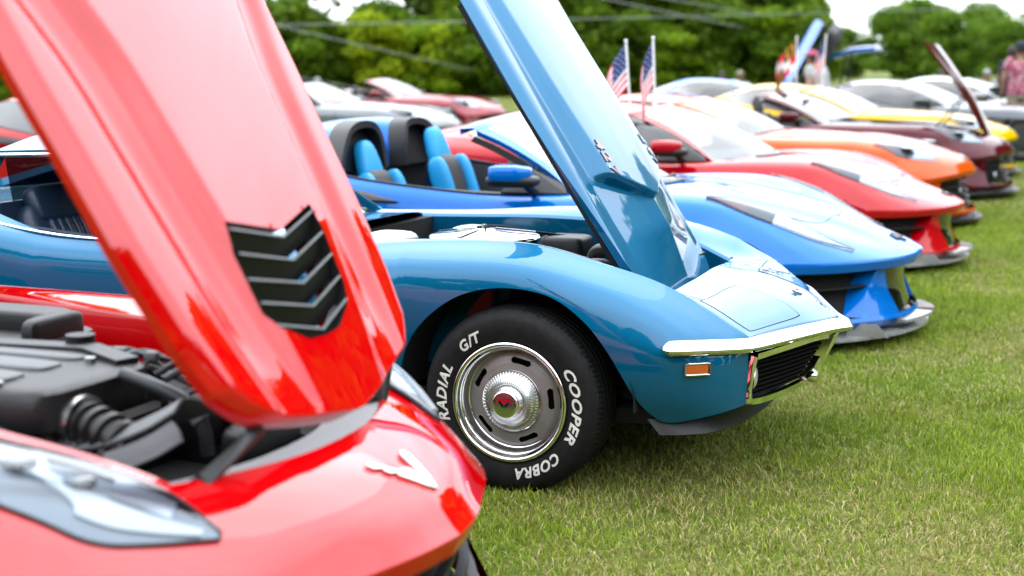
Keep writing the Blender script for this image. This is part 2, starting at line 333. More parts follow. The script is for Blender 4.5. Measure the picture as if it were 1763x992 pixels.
def tree(kind, x, y, sc, label, group, rz=None, sz=1.):
    if kind not in PROTO:
        spec = {'dark': (1, 11, 9.5, 6500, .62, (.045, .105, .004), (.150, .240, .010)), 'mid': (2, 10, 9, 6500, .58, (.075, .155, .004), (.215, .315, .010)),
                'lime': (3, 6, 5.5, 4000, .38, (.17, .26, .004), (.38, .46, .012)), 'sparse': (4, 11, 6.5, 480, .42, (.060, .105, .010), (.13, .20, .018)), 'round': (5, 9.5, 10.5, 6500, .5, (.050, .115, .006), (.140, .235, .014))}[kind]
        PROTO[kind] = tree_meshes(*spec[:5], spec[5], spec[6])
    to, cm = PROTO[kind]; rz = random.random()*6.28 if rz is None else rz
    r = thing('%s_tree' % {'dark': 'broadleaf', 'mid': 'broadleaf', 'lime': 'young', 'sparse': 'slender', 'round': 'spreading'}[kind], label, 'tree', (x, y, gz(y)), rz, group); r.scale = (sc, sc, sc*sz)
    if to.parent is None: to.parent = r
    else: c = to.copy(); COL.objects.link(c); c.parent = r
    link('crown', cm, r); return r
def at(px, D):                                   # ground spot seen in a given direction at a given distance
    a = -YAW+math.atan((px-881)/2449); return CAM.x+D*math.sin(a), CAM.y+D*math.cos(a)
G1 = 'trees of the dense wood behind the cars'
dk = 'tall dark green tree in the dense wood behind the parked cars'; md = 'tall mid green tree in the dense wood behind the parked cars'
for px, D, k, sc in [(380, 74, 'mid', .5), (880, 72, 'dark', 1.15), (835, 67, 'mid', .85), (850, 76, 'dark', 1.2), (915, 68, 'dark', 1.0), (985, 71, 'mid', 1.1), (1050, 67, 'dark', 1.05), (1120, 74, 'mid', 1.2), (1180, 68, 'dark', 1.0),
                     (1245, 71, 'mid', 1.05), (1285, 69, 'dark', .7), (905, 80, 'dark', 1.1), (1015, 82, 'dark', 1.2), (1210, 82, 'dark', 1.1), (300, 70, 'dark', .6), (230, 74, 'mid', 1.1), (150, 70, 'dark', 1.2), (60, 72, 'mid', 1.1), (-40, 70, 'dark', 1.1), (-140, 72, 'mid', 1.2)]:
    x, y = at(px, D); tree(k, x, y, sc, dk if k == 'dark' else md, G1)
for i, px in enumerate(range(-160, 1420, 62)):
    x, y = at(px+random.uniform(-15, 15), 63+random.uniform(-2.5, 2.5)); tree('dark' if i % 3 else 'mid', x, y, random.uniform(.34, .44), 'low leafy shrub at the foot of the dense wood', 'shrubs at the foot of the wood', sz=.9)
for px, D, sc, lb in [(585, 64, .55, 'bright lime green bush left of the wood, beyond the burgundy car'), (655, 62, .60, 'rounder bright lime green bush just left of the dark wood'), (525, 66, .6, 'yellow green bush right behind the raised red hood edge'), (760, 61, .5, 'low lime green bush in front of the dark wood'), (450, 66, .62, 'yellow green bush hidden mostly by the raised red hood')]:
    x, y = at(px, D); tree('lime', x, y, sc, lb, 'lime green bushes at the wood edge')
for px, D, sc, lb in [(470, 66, .9, 'slender see-through tree against the sky beside the red hood'), (535, 70, .85, 'thin tall tree with gaps of sky left of the lime bushes'), (700, 75, 1.1, 'airy tree with sky gaps at the left end of the dark wood'), (840, 78, 1.15, 'airy tree with sky gaps behind the raised blue hood')]:
    x, y = at(px, D); tree('sparse', x, y, sc, lb, 'slender trees with sky between their branches')
for px, D, sc, lb in [(1530, 112, .58, 'leftmost of the spreading trees on the right skyline'), (1590, 118, .66, 'tallest spreading tree on the right skyline, beyond the raised maroon hood'), (1680, 112, .60, 'wide spreading tree on the right skyline above the white car'), (1770, 100, .52, 'low spreading tree at the right edge behind the people'), (1460, 116, .42, 'low tree filling the dip in the skyline behind the open blue car'), (1630, 104, .5, 'lower tree in front of the right skyline trees'), (1720, 98, .42, 'small tree behind the man in the floral shirt'), (1400, 98, .42, 'small tree at the right end of the dense wood')]:
    x, y = at(px, D); tree('round', x, y, sc, lb, 'spreading trees on the right skyline')
for a, D, k, sc in [(9.5, 58, 'dark', 1.3), (14, 50, 'mid', 1.3), (19, 40, 'dark', 1.2), (23.5, 37, 'mid', 1.32), (28, 38, 'dark', 1.26), (33, 40, 'mid', 1.45), (38, 40, 'dark', 1.25), (43, 42, 'mid', 1.3), (48, 44, 'mid', 1.1), (57, 46, 'dark', 1.1), (68, 48, 'mid', 1.), (80, 44, 'dark', 1.2), (94, 40, 'mid', 1.3), (108, 36, 'dark', 1.2), (122, 34, 'mid', 1.3), (136, 31, 'dark', 1.25), (150, 30, 'mid', 1.3), (164, 29, 'dark', 1.2), (178, 30, 'mid', 1.35), (192, 30, 'dark', 1.2), (206, 32, 'mid', 1.3), (222, 34, 'dark', 1.2), (238, 40, 'mid', 1.2), (254, 56, 'dark', 1.1), (270, 58, 'mid', 1.1), (286, 60, 'dark', 1.)]:
    tree(k, CAM.x+D*math.sin(rad(a)), CAM.y+D*math.cos(rad(a)), sc, 'leafy tree round the open side of the show field, outside the picture', 'trees round the field')
# overhead wires
def ray(px, py, D):
    c = cam_dir(px, py); return np.array(CAM)+c*D
def cam_dir(px, py):
    d = np.array([-math.sin(YAW)*math.cos(PITCH), math.cos(YAW)*math.cos(PITCH), -math.sin(PITCH)]); r = np.array([math.cos(YAW), math.sin(YAW), 0]); u = np.cross(r, d)
    return d+r*(px-881.5)/2449-u*(py-496)/2449
WIRE = mat('wire_sheath', (.40, .42, .42), .5, 0)
for (a, b, r_, lb) in [((430, 44, 44), (1400, 24, 58), .016, 'topmost pale overhead wire crossing level in front of the wood'), ((545, 60, 44), (890, 138, 66), .015, 'overhead wire slanting down to the right above the burgundy car'),
                      ((530, 136, 42), (850, 192, 60), .013, 'lowest overhead wire, just above the burgundy car hood'), ((1030, -4, 46), (1390, 70, 70), .016, 'overhead wire slanting down to the right above the small flags'), ((1100, -10, 46), (1400, 40, 70), .014, 'second wire slanting down to the right above the small flags')]:
    A, B = ray(*a), ray(*b); d = B-A; A2, B2 = A-d*.9, B+d*.6; P = np.array([A2+(B2-A2)*s+np.array([0, 0, -.6*(s*(1-s)-.36*.64)*1.0]) for s in np.linspace(0, 1, 24)])
    tag(MB().tube(P, r_, 6).build('overhead_wire', WIRE), lb, 'wire', 'overhead wires')
# ------------------------------------------------------------------ wheels
def make_tyre(R=.328, rim=.212, wd=.235, tread=True):
    """axis along y, outer face towards -y at y=0, inner face at y=wd"""
    mb = MB(); prof = [(rim-.012, .03), (rim-.004, .012), (rim+.006, .004), (rim+.02, -.001), (rim+.045, -.005), (rim+.075, -.004), (rim+.092, .003), (R-.014, .014), (R-.006, .022)]
    mb.lathe(prof, 120)
    nt_ = 110
    def mod(i, r, y, th):
        k = np.sin(th*nt_+y*60)
        return r-(.0035*(k > .55) if i in (1, 2, 3, 4) else 0), y+0*th
    mb.lathe([(R-.006, .022), (R-.002, .028), (R+.0, .036), (R+.001, .05), (R+.001, .062)], nt_*8, mod=mod)
    pr = []
    y0 = .062
    for k in range(4):
        pr += [(R+.001, y0), (R-.007, y0+.001), (R-.007, y0+.008), (R+.001, y0+.009)]; y0 += .036
        pr += [(R+.001, y0-.002)]
    pr += [(R-.004, wd-.02), (R-.02, wd-.006), (rim+.05, wd), (rim-.01, wd-.03)]
    mb.lathe(pr, 120); return mb
def rally_wheel(parent, label=None, lettered=True):
    w_ = link('wheel', None, parent); w_.empty_display_size = .1
    make_tyre().build('tyre', RUBBER, w_, 40)
    if lettered:
        for txt, a0, a1 in [('COOPER', 58, 119), ('COBRA', 133, 174), ('RADIAL', 250, 298), ('G/T', 315, 336)]:
            V, F = text_mesh(txt, 1, .034, .30, .0, 1.12); V = V.copy(); V[:, 0] -= V[:, 0].min(); V[:, 0] /= V[:, 0].max(); hh = .72
            r = .235+V[:, 1]/hh*.036; th = np.radians(a0+(a1-a0)*V[:, 0]); yy = np.interp(r, [.218, .232, .257, .287, .304], [.004, -.001, -.005, -.004, .003])-.0022
            P = np.stack([r*np.sin(th), yy, r*np.cos(th)], 1); MB().add(P, F).build('lettering', WHITEL, w_, None, recalc=False)
    rim = MB().lathe([(.196, .03), (.209, .012), (.213, .004), (.211, -.004), (.204, -.007), (.198, -.004), (.194, .004), (.191, .014), (.186, .020), (.181, .024), (.179, .034), (.177, .048), (.174, .056), (.168, .058)], 120).build('trim_ring', CHROME, w_, 60)
    # grey steel disc with five slots
    rr = np.linspace(.09, .171, 24); th = np.linspace(0, 2*np.pi, 361)[:-1]; Rg, Tg = np.meshgrid(rr, th, indexing='ij'); yy = np.interp(Rg, [.09, .11, .132, .155, .171], [.034, .036, .04, .047, .058]); G = np.stack([Rg*np.cos(Tg), yy, Rg*np.sin(Tg)], -1)
    rc = (Rg[:-1]+Rg[1:])/2; tcn_ = Tg[:-1]+np.radians(.5); mask = np.ones((23, 360), bool)
    for k in range(5):
        d = (np.degrees(tcn_)-(78+72*k)+180) % 360-180; arc = np.radians(d)*.143; ex = np.maximum(0, np.abs(arc)-.027); mask &= ~((ex**2+(rc-.143)**2) < .0105**2)
    MB().grid(G, 0, mask, closed=True).build('slotted_disc', WHEELG, w_, 180)
    MB().lathe([(.0, .09), (.19, .09), (.19, .06)], 40).build('brake_drum', DARK, w_, 180)
    for k in range(5):
        a = math.radians(78+72*k); e = MB(); P = [(.143+.0118*math.sin(t_), math.copysign(.027, math.cos(t_))/.143+.0118*math.cos(t_)/.143) for t_ in np.linspace(0, 2*math.pi, 25)]
        e.tube([((r)*math.cos(a+q), .0405+(r-.132)*.32, r*math.sin(a+q)) for r, q in P], .0016, 5, cap=False); e.build('slot_edge', WHEELG, w_, 180)
    # turbine centre cap
    def fins(i, r, y, th):
        f = np.where((i > 2) and (i < 9), .0028*np.sign(np.sin(th*56+i*.55)), 0); return r+0*th, y+f
    MB().lathe([(.108, .038), (.109, .028), (.104, .024), (.100, .025), (.094, .022), (.086, .018), (.078, .012), (.070, .004), (.066, -.002), (.063, -.006)], 56*6, mod=fins).build('turbine_cap', CHROME2, w_, 40)
    MB().lathe([(.103, .0255), (.1065, .0222), (.109, .026)], 90).build('cap_ring', CHROME, w_, 60)
    def fins2(i, r, y, th):
        f = np.where((i > 0) and (i < 4), .0016*np.sign(np.sin(th*56)), 0); return r+f*0, y+f
    MB().lathe([(.064, -.006), (.0635, -.011), (.057, -.019), (.051, -.026), (.049, -.030), (.046, -.031)], 56*6, mod=fins2).build('cap_cone', CHROME2, w_, 40)
    MB().lathe([(.049, -.029), (.0485, -.035), (.044, -.038), (.039, -.0385)], 60).build('cap_bezel', CHROME, w_, 60)
    MB().lathe([(.040, -.0382), (.025, -.0400), (.0, -.0410)], 40).build('cap_centre', CHROME2, w_, 60)
    a_ = np.linspace(0, np.pi, 14); MB().add(np.array([(.029*math.cos(q), -.0415, .004+.022*math.sin(q)) for q in a_]), [tuple(range(14))]).build('cap_emblem', mat('red_enamel', (.55, .01, .03), .2, 0, 1), w_, None)
    f = MB()
    for s in (-1, 1): f.add(np.array([(s*.002, -.0424, -.012), (s*.022, -.0424, .006), (s*.017, -.0424, .017), (s*.002, -.0424, 0)]), [(0, 1, 2, 3)])
    f.build('cap_flags', CHROME, w_, None); return w_
def alloy_wheel(parent, R=.335, rim=.245, wd=.27, m=None):
    w_ = link('wheel', None, parent); w_.empty_display_size = .1; m = m or GREYD
    pr = [(rim-.01, .02), (rim+.01, .0), (rim+.04, -.006), (R-.02, .004), (R, .03), (R, wd-.03), (R-.02, wd), (rim, wd-.01)]
    MB().lathe(pr, 64).build('tyre', RUBBER, w_, 40)
    mb = MB().lathe([(rim+.004, .0), (rim-.006, .004), (rim-.014, .02), (rim-.02, .12)], 64); mb.lathe([(0, .035), (.05, .03), (.055, .05)], 24)
    for k in range(10):
        a = k*math.pi/5; c, s = math.cos(a), math.sin(a); sec = [(-.012, -.006), (.012, -.006), (.012, .012), (-.012, .012)]
        P = np.array([(r*c, y, r*s) for r, y in [(.03, .04), (.12, .03), (rim-.012, .014)]]); mb.sweep(P, sec, up=(0, 1, 0))
    mb.build('rim', m, w_, 40); MB().lathe([(0, .13), (rim-.02, .13)], 24).build('brake_disc', CHROME2, w_); return w_
def put_wheels(parent, f, spots):
    for i, (x, y, z, steer) in enumerate(spots):
        w_ = f(parent); w_.location = (x, y, z); w_.rotation_euler[2] = (math.pi if y > 0 else 0)+steer

# ------------------------------------------------------------------ the blue classic (axle of the front wheels at x = 0, nose towards +x)
def classic():
    root = thing('classic_car', 'medium blue metallic classic sports car with chrome bumper, lettered tyre and its hood tilted forward', 'classic car', (0, 0, 0))
    def lowline(P, x): return np.interp(x, P[:, 0], P[:, 1])
    ARCH = np.array([(-3.9, .30), (-2.92, .25), (-2.90, .36), (-2.85, .52), (-2.74, .63), (-2.6, .69), (-2.46, .705), (-2.3, .67), (-2.17, .58), (-2.1, .46), (-2.06, .33), (-2.05, .23), (-.46, .23), (-.445, .30), (-.425, .40), (-.383, .510), (-.303, .607), (-.191, .684), (-.06, .718), (.069, .716), (.174, .686), (.278, .613), (.351, .528), (.403, .442), (.444, .366), (.495, .305), (.545, .28), (.65, .30), (.8, .335)])
    k0_ = int(np.argmin(np.abs(ARCH[:, 0]+.425))); _a = cr(np.c_[ARCH[k0_:], 0*ARCH[k0_:, 0]], 8)[:, :2]; ARCH = np.vstack([ARCH[:k0_], _a])
    ST = [(-3.62, [(.66, .40), (.68, .48), (.70, .58), (.70, .68), (.68, .76), (.60, .80)]), (-3.5, [(.72, .36), (.75, .44), (.77, .56), (.77, .68), (.75, .78), (.66, .83)]), (-3.05, [(.79, .28), (.84, .38), (.86, .52), (.86, .68), (.83, .82), (.71, .90)]),
          (-2.5, [(.80, .28), (.86, .40), (.88, .54), (.875, .70), (.84, .84), (.71, .925)]), (-1.95, [(.77, .24), (.815, .36), (.84, .50), (.838, .64), (.82, .75), (.77, .812)]), (-1.35, [(.76, .23), (.80, .35), (.825, .48), (.825, .62), (.81, .735), (.765, .802)]),
          (-.78, [(.78, .23), (.82, .36), (.842, .50), (.842, .64), (.815, .755), (.735, .822)]), (-.37, [(.79, .24), (.84, .38), (.862, .52), (.862, .66), (.83, .785), (.715, .857)]), (0, [(.79, .24), (.845, .38), (.865, .52), (.862, .66), (.825, .788), (.70, .861)]),
          (.25, [(.79, .25), (.84, .38), (.86, .50), (.855, .62), (.81, .738), (.69, .808)]), (.46, [(.775, .26), (.825, .37), (.845, .47), (.838, .57), (.79, .675), (.665, .747)]), (.61, [(.755, .275), (.795, .36), (.812, .445), (.805, .525), (.755, .605), (.638, .672)]),
          (.72, [(.69, .28), (.715, .36), (.725, .44), (.718, .50), (.685, .548), (.615, .598)]), (.78, [(.60, .285), (.612, .36), (.616, .43), (.614, .485), (.608, .525), (.60, .560)])]
    G = np.array([[(x, -y, z) for y, z in s] for x, s in ST]); D = surf(G, 14, 10)
    R_, C_ = D.shape[:2]; H = D.copy()
    for i in range(R_):                                   # cut each column off at the wheel-arch / sill line
        col = D[i][::-1]; x = col[:, 0].mean(); zl = max(lowline(ARCH, x), col[-1, 2])
        z = col[:, 2]; k = np.argmax(z < zl) if (z < zl).any() else None
        if k: a, b = col[k-1], col[k]; tt = (a[2]-zl)/(a[2]-b[2]+1e-9); col = np.vstack([col[:k], a+(b-a)*tt])
        H[i] = resample(col, C_)[::-1]
    body = MB(); body.both(H)
    lip = np.stack([H[:, 0], H[:, 0]+np.array([0, .010, -.002]), H[:, 0]+np.array([0, .022, .012])], 1); body.both(lip)
    DECK = [[(.46, .665, .747), (.46, .50, .682), (.482, .30, .69), (.50, .15, .703), (.50, 0, .707)], [(.61, .638, .672), (.63, .50, .657), (.655, .30, .665), (.67, .15, .674), (.675, 0, .677)],
                  [(.72, .615, .598), (.745, .50, .604), (.79, .30, .616), (.82, .15, .626), (.835, 0, .630)], [(.78, .60, .560), (.805, .50, .560), (.87, .30, .558), (.935, .15, .555), (.985, 0, .550)]]
    # inner strips between fender crest and hood opening, then the wall down into the engine bay
    cx = np.array([(-1.0, .70, .815), (-.78, .735, .822), (-.37, .715, .857), (0, .70, .861), (.25, .69, .808), (.46, .665, .747)])
    cr0 = D[6*14:10*14+1, -1]
    ed = np.array([(-1.35, .62, .800), (-.78, .60, .818), (-.37, .585, .828), (0, .57, .812), (.25, .555, .760), (.46, .53, .692)]); e = cr(ed, 14); e[:, 1] *= -1; cr0 = D[5*14:10*14+1, -1]
    T = np.array(DECK); T[..., 1] *= -1; TD = surf(T, 14, 10); kk = np.linspace(0, 1, 11)[:, None]; dev = TD[0][:11]-(TD[0][0]*(1-kk)+TD[0][10]*kk); wt = np.clip((np.arange(len(e))-(len(e)-15))/14, 0, 1)[:, None]; e = e+(TD[0][10]-e[-1])*wt
    wt = wt[:, :, None]; bump_ = (np.sin(kk*np.pi)*np.array([0, 0, .012]))[None]; body.both(cr0[:, None]*(1-kk)+e[:, None]*kk+dev[None]*wt+bump_*(1-wt)); wall = np.stack([e, e+np.array([0, .012, -.012]), e+np.array([0, .015, -.10]), e+np.array([0, .015, -.45])], 1)
    pair(wall, 'inner_fender', P_BLUE, root)
    # nose deck
    body.both(TD)
    lead = TD[-1]; body.both(np.stack([lead, lead+np.array([.006, 0, -.012]), lead+np.array([-.02, 0, -.045])], 0))
    rear_edge = TD[0][9:]; body.both(np.stack([rear_edge, rear_edge+np.array([-.01, 0, -.012]), rear_edge+np.array([-.012, 0, -.15])], 0))
    # cowl, rear deck, tail
    cw = surf(np.array([[(-1.02, -.62, .812), (-.97, -.40, .835), (-.94, 0, .845)], [(-1.2, -.62, .806), (-1.16, -.40, .828), (-1.14, 0, .838)], [(-1.42, -.70, .795), (-1.42, -.45, .81), (-1.42, 0, .815)]]), 6, 6); body.both(cw)
    rd = surf(np.array([[(-2.38, -.755, .905), (-2.38, -.4, .90), (-2.38, 0, .90)], [(-2.9, -.715, .91), (-2.9, -.4, .915), (-2.9, 0, .915)], [(-3.5, -.66, .83), (-3.5, -.4, .85), (-3.5, 0, .855)], [(-3.62, -.60, .80), (-3.64, -.4, .82), (-3.65, 0, .825)]]), 8, 6); body.both(rd)
    tail = np.stack([D[0], D[0]*np.array([1, .5, 1])+np.array([-.03, 0, 0]), D[0]*np.array([1, 0, 1])+np.array([-.04, 0, 0])], 1); body.both(tail)
    # front valance below the grille
    va = np.array([[(.765, -.61, .338), (.81, -.35, .322), (.84, 0, .310)], [(.73, -.62, .315), (.76, -.35, .295), (.78, 0, .285)], [(.62, -.70, .285), (.68, -.35, .265), (.69, 0, .255)]]); body.both(surf(va, 4, 6))
    body.build('body', P_BLUE, root, 38)
    # under-body and engine bay floor
    ub = MB().box((-1.5, 0, .26), (3.9, 1.3, .05)).box((-.98, 0, .50), (.05, 1.2, .60)).box((.40, 0, .40), (.04, 1.05, .30)).box((-.3, 0, .32), (1.4, 1.15, .03)).box((.62, 0, .36), (.10, 1.1, .12))
    for s in (-1, 1):
        for xx in (0, -2.49): ub.lathe([(.39, s*.84), (.40, s*.60), (.40, s*.5), (.05, s*.5)], 24, a0=0, a1=math.pi) if False else None
    for s in (-1, 1):
        for xx in (0, -2.49):
            th = np.linspace(-.03, math.pi+.03, 24); A = np.stack([xx+.445*np.cos(th), 0*th+s*.845, .33+.41*np.sin(th)], 1); ub.grid(np.stack([A, A*np.array([1, 0, 1])+np.array([0, s*.56, 0]), np.stack([xx+0*th, 0*th+s*.56, .33+0*th], 1)], 1))
    ub.build('underbody', DARK, root, 30)
    # headlight door: separate lid lying in the deck, with a dark joint round it
    def deck(u, v, off):
        u = np.clip(u, 0, 1)*(TD.shape[0]-1); v = np.clip(v, 0, 1)*(TD.shape[1]-1); i = np.minimum(u.astype(int), TD.shape[0]-2); j = np.minimum(v.astype(int), TD.shape[1]-2); fu = (u-i)[..., None]; fv = (v-j)[..., None]
        return (TD[i, j]*(1-fu)+TD[i+1, j]*fu)*(1-fv)+(TD[i, j+1]*(1-fu)+TD[i+1, j+1]*fu)*fv+np.array([.3, 0, 1.])*off
    q = np.linspace(-1, 1, 25); A_, B_ = np.meshgrid(q, q, indexing='ij'); ax_ = A_*np.sqrt(1-.30*B_**4/2); bx_ = B_*np.sqrt(1-.22*A_**4/2)
    for s in (1, -1):
        lid = lambda k, off: deck(.585+.320*k*ax_, .385+.275*k*bx_+.0*ax_, off)*np.array([1, s, 1])
        MB().grid(lid(1.03, .0007)).build('headlight_gap', DARK, root, 180); MB().grid(lid(1.0, .0014)).build('headlight_door', P_BLUE, root, 180)
    # chrome bumper
    bp_ = np.array([(.545, -.852, .548), (.58, -.842, .549), (.63, -.815, .549), (.70, -.752, .545), (.765, -.665, .538), (.795, -.60, .534), (.83, -.50, .532), (.90, -.30, .529), (.965, -.12, .526), (1.015, -.02, .523), (1.02, 0, .523)])
    bp_ = np.vstack([bp_, bp_[::-1][1:]*np.array([1, -1, 1])]); sec = [(-.020, -.017), (-.006, -.022), (.012, -.021), (.021, -.012), (.022, -.004), (.016, .005), (.002, .020), (-.006, .024), (-.020, .025), (-.024, .018)]
    Pb = cr(bp_, 5); bm2 = MB(); k0 = len(Pb); T_ = np.gradient(Pb, axis=0); T_ /= np.linalg.norm(T_, axis=1, keepdims=True); Gb = []
    for i in range(k0):
        sd_ = np.cross(T_[i], [0, 0, 1.]); sd_ /= np.linalg.norm(sd_); e_ = min(i, k0-1-i); f_ = (.35, .72, .90, .98)[e_] if e_ < 4 else 1.; Gb.append([Pb[i]+sd_*u*f_+np.array([0, 0, 1.])*v*f_ for u, v in sec])
    Gb = np.array(Gb); bm2.grid(Gb, closed=True); bm2.add(Gb[0], [tuple(range(10))]); bm2.add(Gb[-1], [tuple(range(10))]); bm2.build('bumper', CHROME, root, 32)
    # grille: chrome surround, dark recess, slats, parking lamp
    for s in (-1, 1):
        fr = [(.800, .600, .495), (.790, .605, .44), (.782, .605, .36), (.785, .590, .335), (.83, .40, .322), (.865, .13, .310), (.880, .105, .322), (.92, .085, .40), (.96, .07, .490)]
        gr = link('grille', None, root); gr.empty_display_size = .1
        P = np.array([(x, s*y, z) for x, y, z in fr]); P = np.vstack([P, P[:1]])
        MB().sweep(cr(P, 3), [(-.010, -.012), (.010, -.012), (.013, 0), (.010, .012), (-.010, .012)], up=(1, 0, 0), cap=False).build('grille_frame', CHROME, gr, 40)
        q = np.array([(x-.075, s*y, z) for x, y, z in fr]); MB().add(q, [tuple(range(len(q)))]).build('grille_back', DARK, gr, None)
        for k in range(9):
            z = .347+k*.0165; f = (z-.335)/.15; a = np.array((.755+.012*f, s*.592, z)); b = np.array((.855+.085*f, s*(.118-.03*f), z-.012+.01*f)); MB().sweep(np.array([a, (a+b)/2+np.array([.008, 0, 0]), b]), [(-.012, -.002), (.012, -.004), (.012, .002), (-.012, .004)]).build('slat', mat('grille_black', (.005, .005, .005), .8, spec=.1), gr, None)
        if s < 0: MB().blob((.785, s*.560, .415), (.016, .036, .042), .9).build('parking_lamp', mat('frosted_lens', (.55, .53, .45), .3, 0, .6), gr, 180)
    bk = MB(); pf = [(.86, .494), (.985, .494), (.965, .44), (.900, .315), (.885, .308), (.80, .315)]
    for y0, y1 in ((-.088, .088),): bk.prism([(x, y0, z) for x, z in pf], (0, y1-y0, 0))
    bk.build('license_plate_bracket', CHROME, root, 30)
    MB().blob((.912, -.100, .335), (.024, .022, .022), .8).build('bracket_bolt', CHROME, root, 60)
    # low front spoiler
    sp = np.array([(.47, -.77, .285), (.56, -.73, .285), (.64, -.64, .283), (.69, -.35, .268), (.70, 0, .258)]); S = cr(np.vstack([sp, sp[::-1][1:]*np.array([1, -1, 1])]), 5); lo = S+np.array([.045, 0, -.052])
    MB().slab(np.stack([S, (S+lo)/2, lo], 1), .008).build('front_spoiler', BLACK, root, 40)
    # side marker lamps
    for s in (-1, 1):
        mk = link('marker_light', None, root)
        def band(z0, z1, o, x0, x1): X_ = np.linspace(x0, x1, 8); return np.stack([np.array([(x, s*(np.interp(x, [.60, .64, .70], [.826, .808, .757])+o), z) for x in X_]) for z in np.linspace(z0, z1, 4)], 0)
        bz = band(.459, .497, .006, .616, .686); lp = np.vstack([bz[0], bz[-1][::-1], bz[0][:1]]); MB().tube(lp, .004, 8, cap=False).build('marker_bezel', CHROME2, mk, 60)
        MB().grid(band(.459, .497, .004, .616, .686)).build('marker_base', GLOSSB, mk, 180); lg = band(.463, .493, .009, .620, .682); MB().grid(lg).grid(np.stack([lg[0], band(.463, .493, .003, .620, .682)[0]], 0)).grid(np.stack([lg[-1], band(.463, .493, .003, .620, .682)[-1]], 0)).build('marker_lens', AMBER, mk, 40)
    # nose emblem: crossed flags
    em = MB(); n = np.array([.47, 0, .88]); c0 = np.array([.838, 0, .630]); u = np.array([-.88, 0, .47]); v = np.array([0, 1., 0])
    for s in (-1, 1):
        pts = [(-.010, 0), (.0, 0), (.022, s*.014), (.026, s*.040), (.010, s*.042), (.006, s*.018)]
        em.prism([c0+u*a+v*b_ for a, b_ in pts], n*.005, 0); pts = [(.004, s*.018), (.020, s*.016), (.023, s*.037), (.010, s*.039)]; em.prism([c0+u*a+v*b_+n*.0051 for a, b_ in pts], n*.001, 1 if s < 0 else 2)
    em.build('nose_emblem', [CHROME, REDP, GLOSSB], root, None)
    classic_hood(root); classic_engine(root); classic_cabin(root)
    put_wheels(root, rally_wheel, [(0, -.862, .322, 0)]); put_wheels(root, lambda p: rally_wheel(p, lettered=False), [(0, .862, .322, 0), (-2.49, -.872, .322, 0), (-2.49, .872, .322, 0)])
    return root
def classic_hood(root):
    th = rad(58); o = np.array([.40, 0, .62]); U = np.array([-math.cos(th), 0, math.sin(th)]); Nn = np.array([math.sin(th), 0, math.cos(th)]); Vv = np.array([0, 1., 0])
    def ht(s, w_):
        a = abs(w_); sf = .350+.50*a**1.15                               # prow line of the bulge, pointed at the centre
        ramp = np.clip((s-sf)/.030, 0, 1); ramp = ramp*ramp*(3-2*ramp); base = np.interp(s, [0, .5, .9, 1.4], [.36, .385, .40, .40]); top = base-.075
        side = np.clip((base-a)/(base-top), 0, 1); side = side*side*(3-2*side)
        tall = np.interp(s, [.3, .5, .8, 1.4], [.086, .080, .068, .05])-.022*(a/.35)**2; keel = .058*np.clip(1-a/.40, 0, 1)*np.clip((s+.05)/.30, 0, 1)
        crown = .012*(1-(a/.54)**2); edge = -.035*np.clip((a-.47)/.08, 0, 1)**2; fade = np.interp(s, [.5, .95], [1, 0])
        return crown+edge+max(keel*fade if s > sf else keel, tall*ramp*side)
    ss = np.r_[np.linspace(-.02, .33, 16), np.linspace(.34, .62, 60), np.linspace(.65, 1.36, 28)]; f = np.linspace(-1, 1, 97); G = np.zeros((len(ss), len(f), 3))
    for i, s in enumerate(ss):
        hw = np.interp(s, [-.02, .05, .15, .4, .65, 1.0, 1.36], [.40, .455, .485, .512, .535, .548, .545])
        for j, q in enumerate(f): w_ = q*hw; G[i, j] = o+U*(s-.03*(w_/.5)**2*np.clip(1-s/.4, -.3, 1)*-1)+Vv*w_+Nn*ht(s, w_)
    h = MB(); n = gnormals(G); n *= np.sign(n @ Nn)[..., None]; B = o+(G-o)-Nn*.030*np.ones(G.shape[:2])[..., None]
    Bf = G-Nn*((G-o) @ Nn)[..., None]+Nn*(-.028+.0*G[..., :1]); h.grid(G)
    for a, b in ((G[0], Bf[0]), (G[-1], Bf[-1]), (G[:, 0], Bf[:, 0]), (G[:, -1], Bf[:, -1])): h.grid(np.stack([a, b], 1))
    hood = h.build('hood', P_BLUE, root, 32)
    u = MB().grid(Bf); 
    for s in (-1, 1): u.tube([o+U*.1+Vv*s*.43-Nn*.045, o+U*1.3+Vv*s*.5-Nn*.045], .02, 6)
    u.build('hood_underside', GREYD, hood, 60)
    # numerals on both flanks of the bulge
    Vt, F = text_mesh('427', .1, .003, .22, 0, 1.25)
    cx = (Vt[:, 0].max()+Vt[:, 0].min())/2
    for s in (-1, 1):
        P = []; q = []
        for x, y, _ in Vt:
            ss_ = .565-(x-cx)*.86*(1 if s < 0 else -1); w_ = s*(.305-(y)*.66); e_ = .006
            q.append((ss_, w_))
        for lay, e_ in ((0, .001), (1, .0055)): P.append(np.array([o+U*a+Vv*b+Nn*(ht(a, b)+e_) for a, b in q]))
        k = len(q); m = MB().add(P[1], F); ed = {}
        for fc in F:
            for a, b in zip(fc, fc[1:]+fc[:1]): ed[(a, b)] = 1
        rim_ = [(a, b) for (a, b) in ed if (b, a) not in ed]; m.add(np.vstack([P[0], P[1]]), [(a, b, b+k, a+k) for a, b in rim_], 1)
        m.build('displacement_numerals', [mat('red_violet_enamel', (.20, .006, .03), .3, 0, 1), CHROME2], hood, None)
